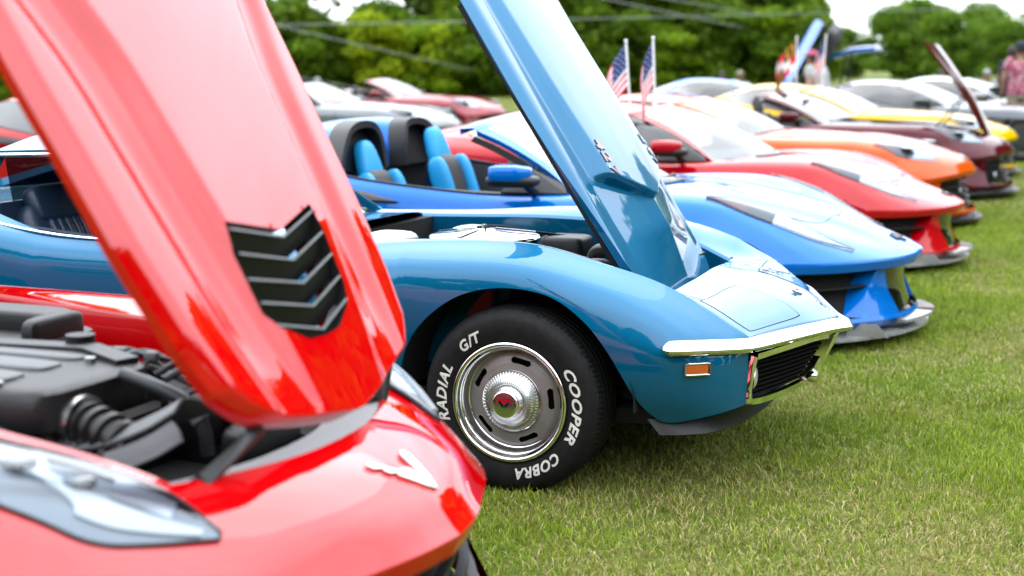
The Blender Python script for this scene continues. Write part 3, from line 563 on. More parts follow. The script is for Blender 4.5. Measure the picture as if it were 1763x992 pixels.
def classic_engine(root):
    ac = link('air_cleaner', None, root); c = np.array((-.42, -.07, .755)); ac.location = c
    def turn(mb): return mb
    def lz(prof, m, name, seg=64, mod=None):
        mb = MB().lathe(prof, seg, mod=mod)
        for k, V in enumerate(mb.v): mb.v[k] = V[:, [0, 2, 1]]
        return mb.build(name, m, ac, 40)
    lz([(0, .078), (.03, .076), (.06, .070), (.12, .064), (.20, .056), (.222, .050), (.226, .044), (.222, .040), (.205, .038)], CHROME, 'lid')
    lz([(.205, .039), (.208, .036), (.208, -.02), (.205, -.025)], BLACK, 'filter_element', 220, lambda i, r, y, th: (r+.004*np.sign(np.sin(th*110)) if i in (1, 2) else r+0*th, y+0*th))
    lz([(.206, -.022), (.226, -.026), (.222, -.036), (0, -.05)], CHROME, 'base_pan'); lz([(0, .095), (.009, .094), (.011, .078)], CHROME, 'wing_nut', 12)
    for i in range(3):
        a = i*2.1+.4; p = MB().sweep(np.array([(.045*math.cos(a), .045*math.sin(a), .0755), (.13*math.cos(a), .13*math.sin(a), .067), (.205*math.cos(a), .205*math.sin(a), .059)]), [(-.012, 0), (.012, 0), (.008, .006), (-.008, .006)]); p.build('lid_rib', CHROME, ac, 30)
    MB().blob((-.62, .30, .76), (.10, .10, .04), .6).build('wiper_motor', CAST, root, 60); MB().blob((-.78, -.22, .75), (.10, .14, .07), .5).build('brake_booster', CAST, root, 60)
    MB().blob((-.66, -.30, .765), (.03, .03, .03), .7).tube([(-.66, -.30, .70), (-.66, -.30, .80)], .018, 10).build('master_cylinder', BRASS, root, 40)
    m = MB().blob((-.25, .0, .52), (.34, .26, .15), .5); m.build('engine_block', GREYD, root, 60)
    for s in (-1, 1): MB().blob((-.3, s*.26, .64), (.28, .07, .05), .4).build('valve_cover', CHROME2, root, 60)
    MB().tube(cr(np.array([(-.02, .05, .66), (.06, -.10, .765), (.18, -.22, .79), (.30, -.30, .745), (.36, -.32, .66)]), 6), .021, 10).build('radiator_hose', mat('black_hose', (.03, .03, .032), .4), root, 60)
    MB().blob((.16, -.38, .70), (.075, .07, .075), .8).tube([(.16, -.47, .70), (.16, -.30, .70)], .05, 16).build('alternator', GREYD, root, 50)
    b = MB().box((.23, -.42, .69), (.05, .03, .07)).tube([(.20, -.45, .73), (.25, -.42, .66)], .012, 8).box((.27, -.36, .70), (.02, .06, .10)); b.build('bracket', CHROME2, root, 40)
    MB().box((.33, 0, .58), (.05, .95, .26)).build('radiator', BLACK, root, 30)
    MB().blob((-.22, .36, .70), (.10, .09, .07), .3).build('battery', BLACK, root, 50)
    for (a, b_, c_) in [((-.6, -.2, .77), (-.45, .15, .80), (-.2, .38, .76)), ((-.7, .1, .79), (-.5, .3, .80), (-.3, .45, .74)), ((-.15, -.25, .70), (-.02, -.38, .74), (.15, -.42, .68))]: MB().tube(cr(np.array([a, b_, c_]), 6), .007, 6).build('cable', BLACK, root, 60)
def classic_cabin(root):
    # roof panel, pillars, sail panels
    R_ = surf(np.array([[(-1.74, -.50, 1.115), (-1.70, -.25, 1.150), (-1.68, 0, 1.16)], [(-1.88, -.56, 1.135), (-1.88, -.28, 1.195), (-1.88, 0, 1.21)], [(-2.1, -.575, 1.140), (-2.1, -.28, 1.205), (-2.1, 0, 1.215)], [(-2.42, -.585, 1.13), (-2.42, -.28, 1.19), (-2.42, 0, 1.20)]]), 8, 6)
    mb = MB().both(R_); F_ = R_-np.array([0, 0, .03]); mb.both(F_[:, ::-1]); mb.both(np.stack([R_[:, 0], F_[:, 0]], 1)); mb.both(np.stack([R_[0], F_[0]], 1)); mb.build('roof', P_BLUE, root, 40)
    for s in (-1, 1): MB().tube([(x, s*(y+.006), z-.012) for x, y, z in [(-1.74, .50, 1.11), (-1.88, .56, 1.13), (-2.1, .575, 1.135), (-2.42, .585, 1.125)]], .008, 6).build('drip_rail', CHROME, root, 60)
    for s in (-1, 1):
        MB().sweep(np.array([(-1.28, s*.70, .80), (-1.53, s*.60, .98), (-1.74, s*.50, 1.11)]), [(-.022, -.018), (.022, -.018), (.022, .018), (-.022, .018)]).build('windshield_pillar', P_BLUE, root, 40)
        A = np.array([(-2.40, s*.585, 1.125), (-2.40, s*.68, 1.0), (-2.42, s*.76, .90)]); B = np.array([(-2.95, s*.60, 1.0), (-2.95, s*.68, .95), (-2.95, s*.72, .905)]); C = np.array([(-3.5, s*.60, .85), (-3.5, s*.63, .845), (-3.5, s*.66, .83)])
        MB().slab(surf(np.stack([A, B, C]), 6, 5), .04).build('sail_panel', P_BLUE, root, 40)
        MB().tube(cr(np.array([(-1.33, s*.764, .806), (-1.55, s*.772, .805), (-1.95, s*.776, .816), (-2.3, s*.772, .86), (-2.42, s*.765, .91)]), 4), .006, 6).build('window_trim', CHROME, root, 60)
        MB().slab(surf(np.array([[(-1.3, s*.74, .79), (-1.3, s*.70, .5), (-1.3, s*.70, .3)], [(-1.7, s*.745, .80), (-1.7, s*.70, .5), (-1.7, s*.70, .3)], [(-2.4, s*.745, .86), (-2.4, s*.70, .5), (-2.4, s*.70, .3)]]), 4, 3), .03).build('door_panel', SEATN, root, 40)
        # bucket seat
        st = link('seat', None, root); y = s*.36
        MB().blob((-2.0, y, .40), (.25, .23, .08), .4).build('cushion', SEATN, st, 60); tl = rotm('Y', rad(-20)); MB().blob((-2.24, y, .63), (.07, .23, .30), .45, rot=tl).build('backrest', SEATN, st, 60)
        for k in range(6): MB().blob((-2.175, y-.12+k*.048, .67), (.03, .02, .19), .7, rot=tl, seg=12).build('pleat', SEATN, st, 60)
        MB().blob((-2.30, y, .895), (.045, .17, .085), .4, rot=tl).build('headrest', SEATN, st, 60)
    MB().box((-2.36, 0, .72), (.03, 1.3, .40)).build('rear_bulkhead', SEATN, root)
    MB().blob((-1.42, 0, .74), (.18, .66, .07), .4).build('dashboard', SEATN, root, 60)
    sw = MB(); sw.tube([(-1.68+.06*math.sin(a), .36+.18*math.cos(a), .80+.17*math.sin(a)) for a in np.linspace(0, 6.2832, 29)], .011, 8, cap=False).tube([(-1.45, .36, .72), (-1.67, .36, .80)], .02, 8); sw.build('steering_wheel', BLACK, root, 60)
    W_ = surf(np.array([[(-1.28, -.68, .805), (-1.20, -.35, .83), (-1.17, 0, .835)], [(-1.53, -.59, .98), (-1.46, -.3, 1.0), (-1.44, 0, 1.01)], [(-1.73, -.50, 1.112), (-1.69, -.25, 1.148), (-1.67, 0, 1.158)]]), 5, 6); MB().both(W_).build('windshield', G_WIND, root, 180)
    MB().box((-1.7, 0, .27), (1.5, 1.36, .04)).build('cabin_floor', DARK, root)
    g = MB().both(surf(np.array([[(-2.37, -.55, .92), (-2.37, 0, .93)], [(-2.40, -.55, 1.10), (-2.40, 0, 1.16)]]), 2, 2)).build('rear_window', G_DARK, root, 180)
classic()
# ------------------------------------------------------------------ modern sports cars (front axle at x = 0, nose towards +x)
def T_mid():       # mid-engined shape: leading edge to cowl, columns shoulder .. centre
    return [[(.40, .93, .470), (.54, .86, .470), (.70, .72, .468), (.85, .52, .468), (.94, .34, .468), (.995, .16, .470), (1.01, 0, .472)],
            [(.25, .955, .54), (.41, .87, .585), (.56, .71, .578), (.72, .50, .548), (.82, .33, .532), (.865, .16, .540), (.88, 0, .538)],
            [(.10, .965, .62), (.20, .885, .70), (.32, .74, .72), (.42, .53, .668), (.50, .33, .640), (.53, .16, .660), (.54, 0, .652)],
            [(-.05, .965, .66), (-.02, .89, .775), (0, .755, .81), (.05, .56, .752), (.08, .33, .730), (.10, .16, .752), (.10, 0, .742)],
            [(-.35, .955, .69), (-.35, .89, .785), (-.35, .77, .822), (-.33, .60, .80), (-.25, .35, .80), (-.20, .16, .808), (-.18, 0, .812)],
            [(-.75, .94, .71), (-.75, .895, .772), (-.75, .83, .797), (-.70, .68, .805), (-.52, .36, .815), (-.42, .16, .822), (-.40, 0, .826)]]
def T_front(mw=0):   # long-hood shape
    return [[(.44, .885, .47), (.57, .78, .48), (.70, .61, .50), (.79, .44, .515), (.85, .28, .525), (.90, .13, .53), (.92, 0, .53)],
            [(.33, .915, .53), (.46, .795, .575), (.595, .61, .603), (.70, .44, .612), (.77, .28, .620), (.81, .13, .624), (.83, 0, .626)],
            [(.15, .93, .59), (.29, .825, .668), (.435, .635, .720), (.53, .42, .705), (.60, .27, .703), (.64, .13, .702), (.65, 0, .702)],
            [(0, .94, .645), (.12, .875, .735), (.20, .70, .785), (.22, .45, .775), (.24, .27, .80), (.25, .13, .81), (.25, 0, .81)],
            [(-.2, .94, .66), (-.15, .89, .77), (-.1, .75, .826), (-.1, .50, .815), (-.1, .27, .835), (-.1, .13, .845), (-.1, 0, .845)],
            [(-.45, .94, .67), (-.45, .89, .775), (-.45, .77, .828), (-.45, .56, .828), (-.42, .27, .86), (-.4, .13, .868), (-.4, 0, .868)],
            [(-1.15, .935, .69), (-1.15, .89, .785), (-1.15, .82, .825), (-1.08, .64, .85), (-.96, .30, .885), (-.9, .13, .89), (-.9, 0, .89)]]
NS = 7
def modern(name, label, cat, P, loc, rz=0, shape='mid', top='coupe', hood='closed', fascia='mid', wheels=True, seatm=SEATK, group=None, pin=None, glassm=None, hoodangle=55, detail=True, bay=False, light='leaf'):
    root = thing(name, label, cat, (loc[0], loc[1], gz(loc[1])), rz, group); glassm = glassm or G_WIND
    T = np.array(T_mid() if shape == 'mid' else T_front(), float); T[..., 1] *= -1
    if shape == 'mid': T = np.concatenate([T[:1], T[:1]*.86+T[1:2]*.14+np.array([0, 0, .008]), T[1:]])
    TD = surf(T, NS, NS); nr, nc = TD.shape[:2]
    flat = TD.reshape(-1, 3)
    def zT(x, y):
        y = -abs(y); xi = np.array([np.interp(y, r[:, 1], r[:, 0]) for r in TD]); zi = np.array([np.interp(y, r[:, 1], r[:, 2]) for r in TD]); o = np.argsort(xi); return float(np.interp(x, xi[o], zi[o]))
    hi, hj = (3 if shape == 'mid' else 2)*NS, 3*NS; mask = np.ones((nr-1, nc-1), bool)
    if hood != 'closed': mask[hi:, hj:] = False
    body = MB(); body.both(TD, 0, mask)
    # shoulder line and side below it
    sh = np.array([t[0] for t in T]); d1 = -1.3 if shape == 'mid' else -1.6; door = np.array([(d1, -.925, .69), (-2.0, -.945, .70), (-2.45, -.965, .71), (-2.75, -.968, .715), (-3.05, -.955, .715), (-3.4, -.90, .72), (-3.56, -.80, .72)])
    ST = []
    for i, q in enumerate(np.vstack([sh, door])):
        x, y, z = q; inn = np.interp(x, [-3.56, -3.0, -2.5, -1.4, -.5, 0, .2, .45], [.10, .03, .02, .06, .03, .02, .02, .01])
        ST.append([q, (x, y+inn*.2-.006, z-.12), (x, y+inn*.7, np.interp(x, [0, .45], [.36, .34])), (x, y+inn+.03, .22), (x-.01, y+inn+.075, .15)])
    S = surf(np.array(ST), NS, 6)
    def low(x):
        a = np.where(np.abs(x) < .375, .34+np.sqrt(np.maximum(0, .375**2-x**2)), 0); b = np.where(np.abs(x+2.72) < .385, .34+np.sqrt(np.maximum(0, .385**2-(x+2.72)**2)), 0); return max(a, b)
    Sd = []                                                 # resample densely along the length so that the arches cut cleanly
    Sx = cr(np.array(ST), 22); Sx = np.swapaxes(cr(np.swapaxes(Sx, 0, 1), 10), 0, 1)
    for col in Sx:
        zl = low(col[:, 0].mean()); z = col[:, 2]; k = np.argmax(z < zl) if (z < zl).any() else None
        if k: a, b = col[k-1], col[k]; f = (a[2]-zl)/(a[2]-b[2]+1e-9); col = np.vstack([col[:k], a+(b-a)*f])
        Sd.append(resample(col, 14))
    Sd = np.array(Sd); body.both(Sd); body.both(np.stack([Sd[:, -1], Sd[:, -1]+np.array([0, .02, 0]), Sd[:, -1]+np.array([0, .09, 0])], 1))
    # shoulder to belt behind the cowl
    Tl = T[-1]; U = np.array([[Tl[0], Tl[1], Tl[2]], [(d1, -.925, .69), (d1, -.905, .745), (d1, -.87, .785 if shape == 'mid' else .80)], [(-2.0, -.945, .70), (-2.0, -.925, .79), (-2.0, -.885, .842)], [(-2.45, -.965, .71), (-2.45, -.95, .83), (-2.45, -.86, .915)],
                  [(-2.75, -.968, .715), (-2.75, -.95, .85), (-2.75, -.82, .95)], [(-3.05, -.955, .715), (-3.05, -.935, .86), (-3.05, -.78, .955)], [(-3.4, -.90, .72), (-3.4, -.885, .84), (-3.42, -.72, .93)], [(-3.56, -.80, .72), (-3.56, -.78, .82), (-3.58, -.66, .90)]])
    UD = surf(U, NS, 5); body.both(UD)
    belt = UD[:, -1]; rd = belt[3*NS:]; body.both(np.stack([rd, rd*np.array([1, .6, 1])+np.array([0, 0, .015]), rd*np.array([1, .3, 1])+np.array([0, 0, .02]), rd*np.array([1, 0, 1])+np.array([0, 0, .02])], 1))
    tl = np.vstack([UD[-1][::-1], Sd[-1]]); body.both(np.stack([tl, tl*np.array([1, .5, 1])+np.array([-.05, 0, 0]), tl*np.array([1, 0, 1])+np.array([-.06, 0, 0])], 1))
    # front brow, outer corner, pillar and lip
    A = TD[0]; B0 = A+np.array([-.003, 0, -.010]); B1 = A+np.array([-.018, 0, -.046]); B2 = A+np.array([-.060, 0, -.056]); body.both(np.stack([A, B0, B1, B2], 0))
    Lp = np.array([(.42, .945, .19), (.56, .88, .185), (.72, .73, .18), (.86, .52, .175), (.93, .34, .17), (.97, .16, .17), (.98, 0, .17)]); Lp[:, 1] *= -1
    if shape != 'mid': Lp[:, 0] -= .06
    L = cr(Lp, NS); nA = len(A); fr = lambda a: int(round(a*(nA-1)))
    def panel(mb, a0, a1, b0, b1, dx=0.): 
        k = max(3, a and 0 or 10); ta = np.linspace(a0, a1, 12); tb = np.linspace(b0, b1, 12); ix = np.linspace(0, 1, nA)
        up = np.stack([np.interp(ta, ix, B2[:, q]) for q in range(3)], 1)+np.array([dx, 0, 0]); dn = np.stack([np.interp(tb, ix, L[:, q]) for q in range(3)], 1)+np.array([dx, 0, 0]); md = (up+dn)/2+np.array([-.02, 0, 0]); mb.both(surf(np.stack([up, md, dn]), 4, 1)); return up, dn
    a = 1
    if fascia == 'mid':
        panel(body, 0, .13, 0, .20); up, dn = panel(body, .545, .61, .40, .68)
        for k_ in (0, -1): md_ = (up[k_]+dn[k_])/2+np.array([-.02, 0, 0]); e_ = np.stack([up[k_], md_, dn[k_]]); body.both(np.stack([e_, e_+np.array([-.10, 0, 0])], 1))
    else: panel(body, 0, .34, 0, .36)
    lo = np.stack([L, L+np.array([.012, 0, -.02]), L+np.array([-.02, 0, -.06])], 0); body.both(lo)
    if top == 'coupe' or top == 'open' or top == 'hard':
        pass
    bo = body.build('body', P, root, 42)
    # dark backing of the openings
    g = link('grille', None, root); g.empty_display_size = .1
    mb = MB(); panel(mb, 0, 1, 0, 1, -.10); mb.build('grille_back', DARK, g, 180)
    if fascia == 'mid':
        mb = MB(); panel(mb, .60, 1, .68, 1, -.035); mb.build('centre_panel', GLOSSB, g, 180)
        for s in (-1, 1):
            up = np.array([(np.interp(.22+.25*q, np.linspace(0, 1, nA), B2[:, 0])-.02, s*-np.interp(.22+.25*q, np.linspace(0, 1, nA), B2[:, 1]), .335) for q in np.linspace(-.2, 1.1, 6)])
            MB().sweep(up, [(-.02, -.004), (.02, -.004), (.02, .004), (-.02, .004)]).build('intake_fin', BLACK, g, None)
    else:
        for k in range(5):
            q = np.linspace(.36, 1, 14); ix = np.linspace(0, 1, nA); f = (k+.5)/5; e = np.stack([np.interp(q, ix, B2[:, c])*(1-f)+np.interp(q, ix, L[:, c])*f for c in range(3)], 1)-np.array([.05, 0, 0]); e = np.vstack([e, e[::-1][1:]*np.array([1, -1, 1])])
            MB().sweep(e, [(-.012, -.006), (.012, -.006), (.012, .006), (-.012, .006)]).build('bar', BLACK, g, None)
        for s in (-1, 1) if light != 'none' else (): MB().blob((.74, s*.52, .27), (.02, .07, .045), .8).build('fog_lamp', SILV, root, 60)
    # splitter
    o_ = L+np.array([.055, -.0, 0]); o_[:, 2] = .085; o_[:, 0] += .02*np.linspace(0, 1, nA)**2; i_ = o_+np.array([-.30, 0, 0]); sp = MB(); f_ = np.vstack([o_, o_[::-1][1:]*np.array([1, -1, 1])]); b_ = np.vstack([i_, i_[::-1][1:]*np.array([1, -1, 1])]); sp.slab(np.stack([f_, b_], 1), .016)
    spm = {'mid': CARBON}.get(fascia, BLACK); so_ = sp.build('splitter', spm, root, 40)
    if fascia == 'mid':
        for s in (-1, 1):
            u = np.array([(.93, s*.36, .13), (1.0, s*.2, .135), (1.035, s*.05, .138)]); MB().sweep(cr(u, 4), [(-.05, -.008), (.05, -.008), (.05, .008), (-.05, .008)]).build('splitter_blade', CARBON, root, 40)
            MB().prism([(.70, s*.66, .085), (.92, s*.66, .085), (.86, s*.66, .15), (.72, s*.66, .15)], (0, s*.012, 0)).build('splitter_fin', CARBON, root, None)
    # underside
    MB().box((-1.6, 0, .20), (3.9, 1.6, .05)).box((-.1, 0, .42), (.06, 1.1, .40)).box((-1.4, 0, .45), (.06, 1.7, .5)).build('underbody', DARK, root)
    for s in (-1, 1):
        for xx in (0, -2.72):
            th_ = np.linspace(-.4, math.pi+.4, 20); q = np.stack([xx+.40*np.cos(th_), 0*th_+s*.87, .34+.39*np.sin(th_)], 1); MB().grid(np.stack([q, q*np.array([1, 0, 1])+np.array([0, s*.58, 0]), np.stack([xx+0*th_, 0*th_+s*.58, .34+0*th_], 1)], 1)).build('wheel_housing', DARK, root, 40)
    # hood
    H = TD[hi:(None if hood == 'closed' else -NS+2), hj:]; H = np.concatenate([H, H[:, ::-1][:, 1:]*np.array([1, -1, 1])], 1)
    if hood == 'closed':
        e = np.vstack([TD[hi:, hj][::-1], TD[hi, hj:][1:]]); e = np.vstack([e, e[::-1][1:]*np.array([1, -1, 1])]); MB().tube(e+np.array([0, 0, -.0005]), .0028, 5, cap=False).build('hood_joint', DARK, root, 180)
    elif hood == 'raised':
        c = H[0, H.shape[1]//2]; M = rotm('Y', rad(hoodangle)); hh = (H-c) @ M.T+c; hm = MB().slab(hh, -.03 if gnormals(hh)[3, 3][2] < 0 else .03).build('hood', P, root, 40)
        for s in (-1, 1): MB().tube([(.05, s*.5, .76), c+(np.array([-.55, s*.42, .10])-np.array([0, 0, 0])) @ M.T], .012, 6).build('hood_strut', BLACK, root)
        MB().blob((-.25, 0, .70), (.40, .42, .10), .4).build('engine_cover', GREYD, root, 50); MB().box((-.2, 0, .62), (1.2, 1.1, .04)).build('engine_bay', DARK, root)
    if P is P_MAROON:
        for s in (-1, 1): MB().blob((.30, s*.915, .50), (.09, .018, .022), .5).build('side_lamp', AMBER, root, 60)
    # headlights
    for s in (-1, 1):
        if light == 'none': continue
        if light == 'leaf': up = [(-.02, .850), (.13, .790), (.30, .735), (.50, .680), (.72, .60)]; dn = [(-.02, .855), (.13, .866), (.29, .845), (.50, .758), (.72, .605)]
        else: up = [(.06, .83), (.16, .73), (.30, .66), (.44, .61), (.60, .56)]; dn = [(.06, .84), (.20, .845), (.34, .80), (.48, .70), (.60, .575)]
        up = cr(np.array([(x, y, 0) for x, y in up]), 5); dn = cr(np.array([(x, y, 0) for x, y in dn]), 5); W5 = np.linspace(0, 1, 9)[None, :, None]; gxy = up[:, None]*(1-W5)+dn[:, None]*W5
        def lay(off): return np.array([[(x, s*y, zT(x, y)+off+.012*math.sin(math.pi*min(1, max(0, j_/8)))) for j_, (x, y, _) in enumerate(r)] for r in gxy])
        hl = link('headlight', None, root); hl.empty_display_size = .1; b0, b1 = lay(.002), lay(.012); m_ = len(b0)//2
        m1, m2 = int(len(b0)*.36), int(len(b0)*.56); MB().grid(b0[:m1+1]).build('lamp_housing', mat('lamp_brown', (.20, .12, .12), .3, .3), hl, 180); MB().grid(b0[m1:m2+1]).build('lamp_bezel', mat('lamp_dark', (.10, .11, .12), .3, .3), hl, 180); MB().grid(b0[m2:]).build('reflector', SILV, hl, 180)
        MB().blob(tuple(b0[m_, 4]+np.array([-.08, 0, .004])), (.035, .03, .012), .9).build('projector', SILV, hl, 180)
        if light != 'leaf': MB().blob(tuple(b0[m_, 4]+np.array([.06, 0, .008])), (.09, .06, .012), .9).build('projector', LEDW, hl, 180)
        MB().grid(b1).build('lens', G_LENS, hl, 180); e = np.vstack([b1[:, 0], b1[::-1, -1]]); MB().tube(np.vstack([e, e[:1]]), .0022, 5, cap=False).build('gasket', GREYD, hl, 180)
    if detail:                                            # nose emblem: two joined swooshes
        for s in (-1, 1):
            em = [(.93, s*.005), (.88, s*.03), (.90, s*.075), (.875, s*.078), (.84, s*.03), (.87, s*.0)]; MB().prism([(x-.01 if shape == 'mid' else x-.09, y, zT(x-.01 if shape == 'mid' else x-.09, y)+.002) for x, y in em], (0.002, 0, .006)).build('nose_emblem', BLACK if shape == 'mid' else CHROME2, root, None)
    # glasshouse
    C0 = [tuple(T[-1, 2]), ((T[-1, 3]+T[-1, 2])/2), tuple(T[-1, 4]), tuple(T[-1, 6])]
    xo = 0 if shape == 'mid' else -.42
    hd = [(-1.46+xo, -.56, 1.125), (-1.40+xo, -.46, 1.155), (-1.32+xo, -.25, 1.183), (-1.29+xo, 0, 1.192)]
    q0 = np.array([C0[0], C0[1], C0[2], C0[3]], float); q1 = np.array(hd); mid = lambda f, b: q0*(1-f)+q1*f+np.array([0, 0, b])
    Wd = surf(np.stack([q0, mid(.35, .035), mid(.7, .03), q1]), 5, 6)
    nW = Wd.shape[1]; k1 = 5
    MB().both(Wd[:, k1-1:]).build('windshield', glassm, root, 180)
    pil = Wd[:, :k1]; pair(np.concatenate([(pil[:, 0]+np.array([0, .02, -.035]))[:, None], pil], 1), 'windshield_pillar', P, root)
    pair(np.stack([pil[:, 0]+np.array([-.012, .016, -.034]), pil[:, 0]+np.array([-.05, .03, -.065])], 1), 'pillar_trim', BLACK, root)
    MB().both(np.stack([Wd[-1]+np.array([.03, 0, -.008]), Wd[-1]+np.array([-.02, 0, .012]), Wd[-1]+np.array([-.10, 0, .008]), Wd[-1]+np.array([-.10, 0, -.03])], 0)).build('windshield_header', P, root, 40)
    wx, wz = (0, 0) if shape == 'mid' else (-.50, .06); MB().tube([(-.62+wx, -.40, .835+wz), (-.45+wx, .0, .845+wz), (-.52+wx, .35, .835+wz)], .012, 6).build('wiper', BLACK, root, 60)
    mb = MB(); cwl = TD[-1, 4*NS:] if shape == 'mid' else TD[-1, 3*NS:]; mb.both(np.stack([cwl+np.array([.03, 0, .006]), cwl+np.array([-.10, 0, .012])], 0)); mb.build('cowl_grille', BLACK, root, 180)
    rail = None
    if top == 'coupe':
        rr = [[(-1.46+xo, -.56, 1.125), (-1.44+xo, -.28, 1.185), (-1.41+xo, 0, 1.197)], [(-1.75+xo, -.575, 1.165), (-1.75+xo, -.28, 1.218), (-1.75+xo, 0, 1.232)], [(-2.1+xo, -.575, 1.16), (-2.1+xo, -.28, 1.215), (-2.1+xo, 0, 1.228)], [(-2.45+xo*.75, -.575, 1.10), (-2.45+xo*.75, -.28, 1.165), (-2.45+xo*.75, 0, 1.175)], [(-2.95+xo*.45, -.59, 1.01), (-2.95+xo*.45, -.3, 1.05), (-2.95+xo*.45, 0, 1.06)], [(-3.42, -.60, .935), (-3.42, -.3, .945), (-3.42, 0, .95)]]
        RD = surf(np.array(rr), 6, 6); MB().both(RD[:20]).build('roof', P, root, 60); MB().both(RD[19:, 2:]).build('rear_window', G_DARK, root, 180); rail = RD[:, 0]
        bb = belt; k = 14; fx = np.linspace(0, 1, k); n2 = int(2.2*NS)
        low_ = resample(belt[2:4*NS], k); xr = np.linspace(T[-1, 2, 0]-.15, -2.75, k); hi_ = resample(np.vstack([Wd[3:, 0], RD[1:24, 0]]), k)
        pair(np.stack([low_+np.array([0, .012, 0]), (low_+hi_)/2+np.array([0, -.02, 0]), hi_+np.array([0, .0, -.004])], 1), 'side_window', G_DARK, root, 180)
        pair(np.stack([RD[20:, 0]*np.array([1, 1.3, .92]), RD[20:, 0], RD[20:, 2]], 1), 'roof_pillar', P, root)
    for s in (-1, 1):                                      # mirrors
        mr_ = link('mirror', None, root); mr_.empty_display_size = .1; y = s*.99; mo = np.array([xo, 0, 0])
        R3 = rotm('Z', s*rad(-12)); tp = lambda V: V*np.array([1, 1, 1])*(1-.42*np.clip(V[..., :1], 0, 1))
        MB().blob(tuple(np.array([-1.04, y, .912])+mo), (.150, .095, .048), .38, rot=R3, taper=tp).build('mirror_cap', P, mr_, 60); MB().blob(tuple(np.array([-1.06, y, .872])+mo), (.15, .085, .035), .6, rot=R3).build('mirror_base', BLACK, mr_, 60); MB().tube(np.array([(-.98, s*.86, .80), (-1.0, s*.95, .85)])+mo, .025, 8).build('mirror_arm', BLACK, mr_, 60)
        MB().slab(np.array([[(-.80, s*.845, .80), (-1.18, s*.872, .80)], [(-.83, s*.80, .845), (-1.08, s*.765, .945)]])+mo, .012).build('mirror_sail', BLACK, root, None)
    # cabin
    MB().box((-1.5, 0, .30), (1.8, 1.5, .05)).build('cabin_floor', DARK, root); MB().blob((-1.0, 0, .74), (.28, .74, .09), .4).build('dashboard', SEATK, root, 60); MB().blob((-1.7, 0, .56), (.5, .10, .12), .4).build('console', SEATK, root, 60)
    for s in (-1, 1):
        st = link('seat', None, root); y = s*.37; st.location = (-.10, 0, -.06) if s < 0 and top == 'open' else (.03, 0, 0); M = rotm('Y', rad(-18))
        MB().blob((-1.80, y, .40), (.27, .24, .09), .45).build('cushion', seatm, st, 60); MB().blob((-2.06, y, .66), (.08, .17, .28), .5, rot=M).build('backrest', SEATK, st, 60)
        for q in (-1, 1): MB().blob((-2.02, y+q*.185, .68), (.070, .045, .25), .6, rot=M).build('bolster', seatm, st, 60)
        MB().blob((-2.16, y, .96), (.055, .12, .15), .6, rot=M, taper=lambda V: V*np.concatenate([np.ones_like(V[..., :1]), 1-.30*(V[..., 2:]+.4), np.ones_like(V[..., :1])], -1)).build('headrest', seatm, st, 60)
        MB().slab(surf(np.array([[(-.85, s*.82, .785), (-.85, s*.78, .5), (-.85, s*.78, .3)], [(-1.6, s*.85, .80), (-1.6, s*.80, .5), (-1.6, s*.80, .3)], [(-2.3, s*.86, .86), (-2.3, s*.80, .5), (-2.3, s*.80, .3)]]), 4, 3), .03).build('door_panel', SEATK, root, 40)
    MB().tube([(-1.32+.055*math.sin(a_), .37+.17*math.cos(a_), .80+.16*math.sin(a_)) for a_ in np.linspace(0, 6.2832, 25)], .012, 6, cap=False).build('steering_wheel', BLACK, root, 60)
    if top == 'open' and shape == 'mid':
        MB().box((-2.42, 0, .72), (.06, 1.5, .50)).build('rear_bulkhead', SEATK, root)
        for s in (-1, 1):                                  # roll hoops and their fairings
            hp = MB(); o0 = np.array([(-2.30, s*.15, .86), (-2.32, s*.17, 1.04), (-2.34, s*.24, 1.130), (-2.34, s*.42, 1.142), (-2.33, s*.57, 1.10), (-2.31, s*.69, .98), (-2.29, s*.76, .86)]); i_ = cr(o0, 4)
            hp.sweep(i_, [(-.022, -.06), (.022, -.06), (.022, .06), (-.022, .06)], up=(1, 0, 0)); hp.build('roll_hoop', BLACK, root, 50)
            MB().add(i_+np.array([-.02, 0, 0]), [tuple(range(len(i_)))]).build('hoop_infill', mat('infill', (.012, .014, .02), .35), root, None)
            c3 = i_; sc_ = lambda f, dx: np.array([s*.45, 0, 0])*0+np.stack([c3[:, 0]+dx, s*.45+(c3[:, 1]-s*.45)*f, .86+(c3[:, 2]-.86)*f], 1)
            MB().slab(surf(np.stack([sc_(.98, -.06), sc_(1.0, -.2), sc_(.9, -.55), sc_(.55, -1.0), sc_(.25, -1.25)]), 5, 1), .02).build('rear_fairing', P, root, 50)
    if top == 'open' and shape != 'mid':
        MB().both(surf(np.array([[(-2.30, -.84, .86), (-2.34, -.4, .93), (-2.34, 0, .935)], [(-2.6, -.83, .93), (-2.6, -.4, .965), (-2.6, 0, .97)], [(-2.9, -.79, .955), (-2.9, -.4, .975), (-2.9, 0, .98)]]), 5, 5)).build('tonneau', P, root, 60); MB().box((-2.36, 0, .66), (.05, 1.5, .45)).build('rear_bulkhead', SEATK, root)
    # door-edge trim and side intake blade
    for s in (-1, 1):
        MB().tube(belt[2:3*NS]*np.array([1, -s, 1])+np.array([0, -s*.0, .004]), .007, 6).build('belt_trim', BLACK, root, 180)
        MB().slab(np.array([[(-1.78, s*.955, .735), (-2.35, s*.985, .745)], [(-2.0, s*.93, .785), (-2.36, s*.945, .82)]]), .02).build('intake_blade', GREYD, root, None)
        dl = np.array([(-.86, s*.942, .725), (-.88, s*.945, .60), (-.92, s*.925, .40), (-.96, s*.90, .24)]); MB().tube(cr(dl, 4), .0035, 5).build('door_joint', DARK, root, 180)
    if wheels: put_wheels(root, alloy_wheel, [(0, -.945, .335, 0), (0, .945, .335, 0), (-2.72, -.965, .335, 0), (-2.72, .965, .335, 0)])
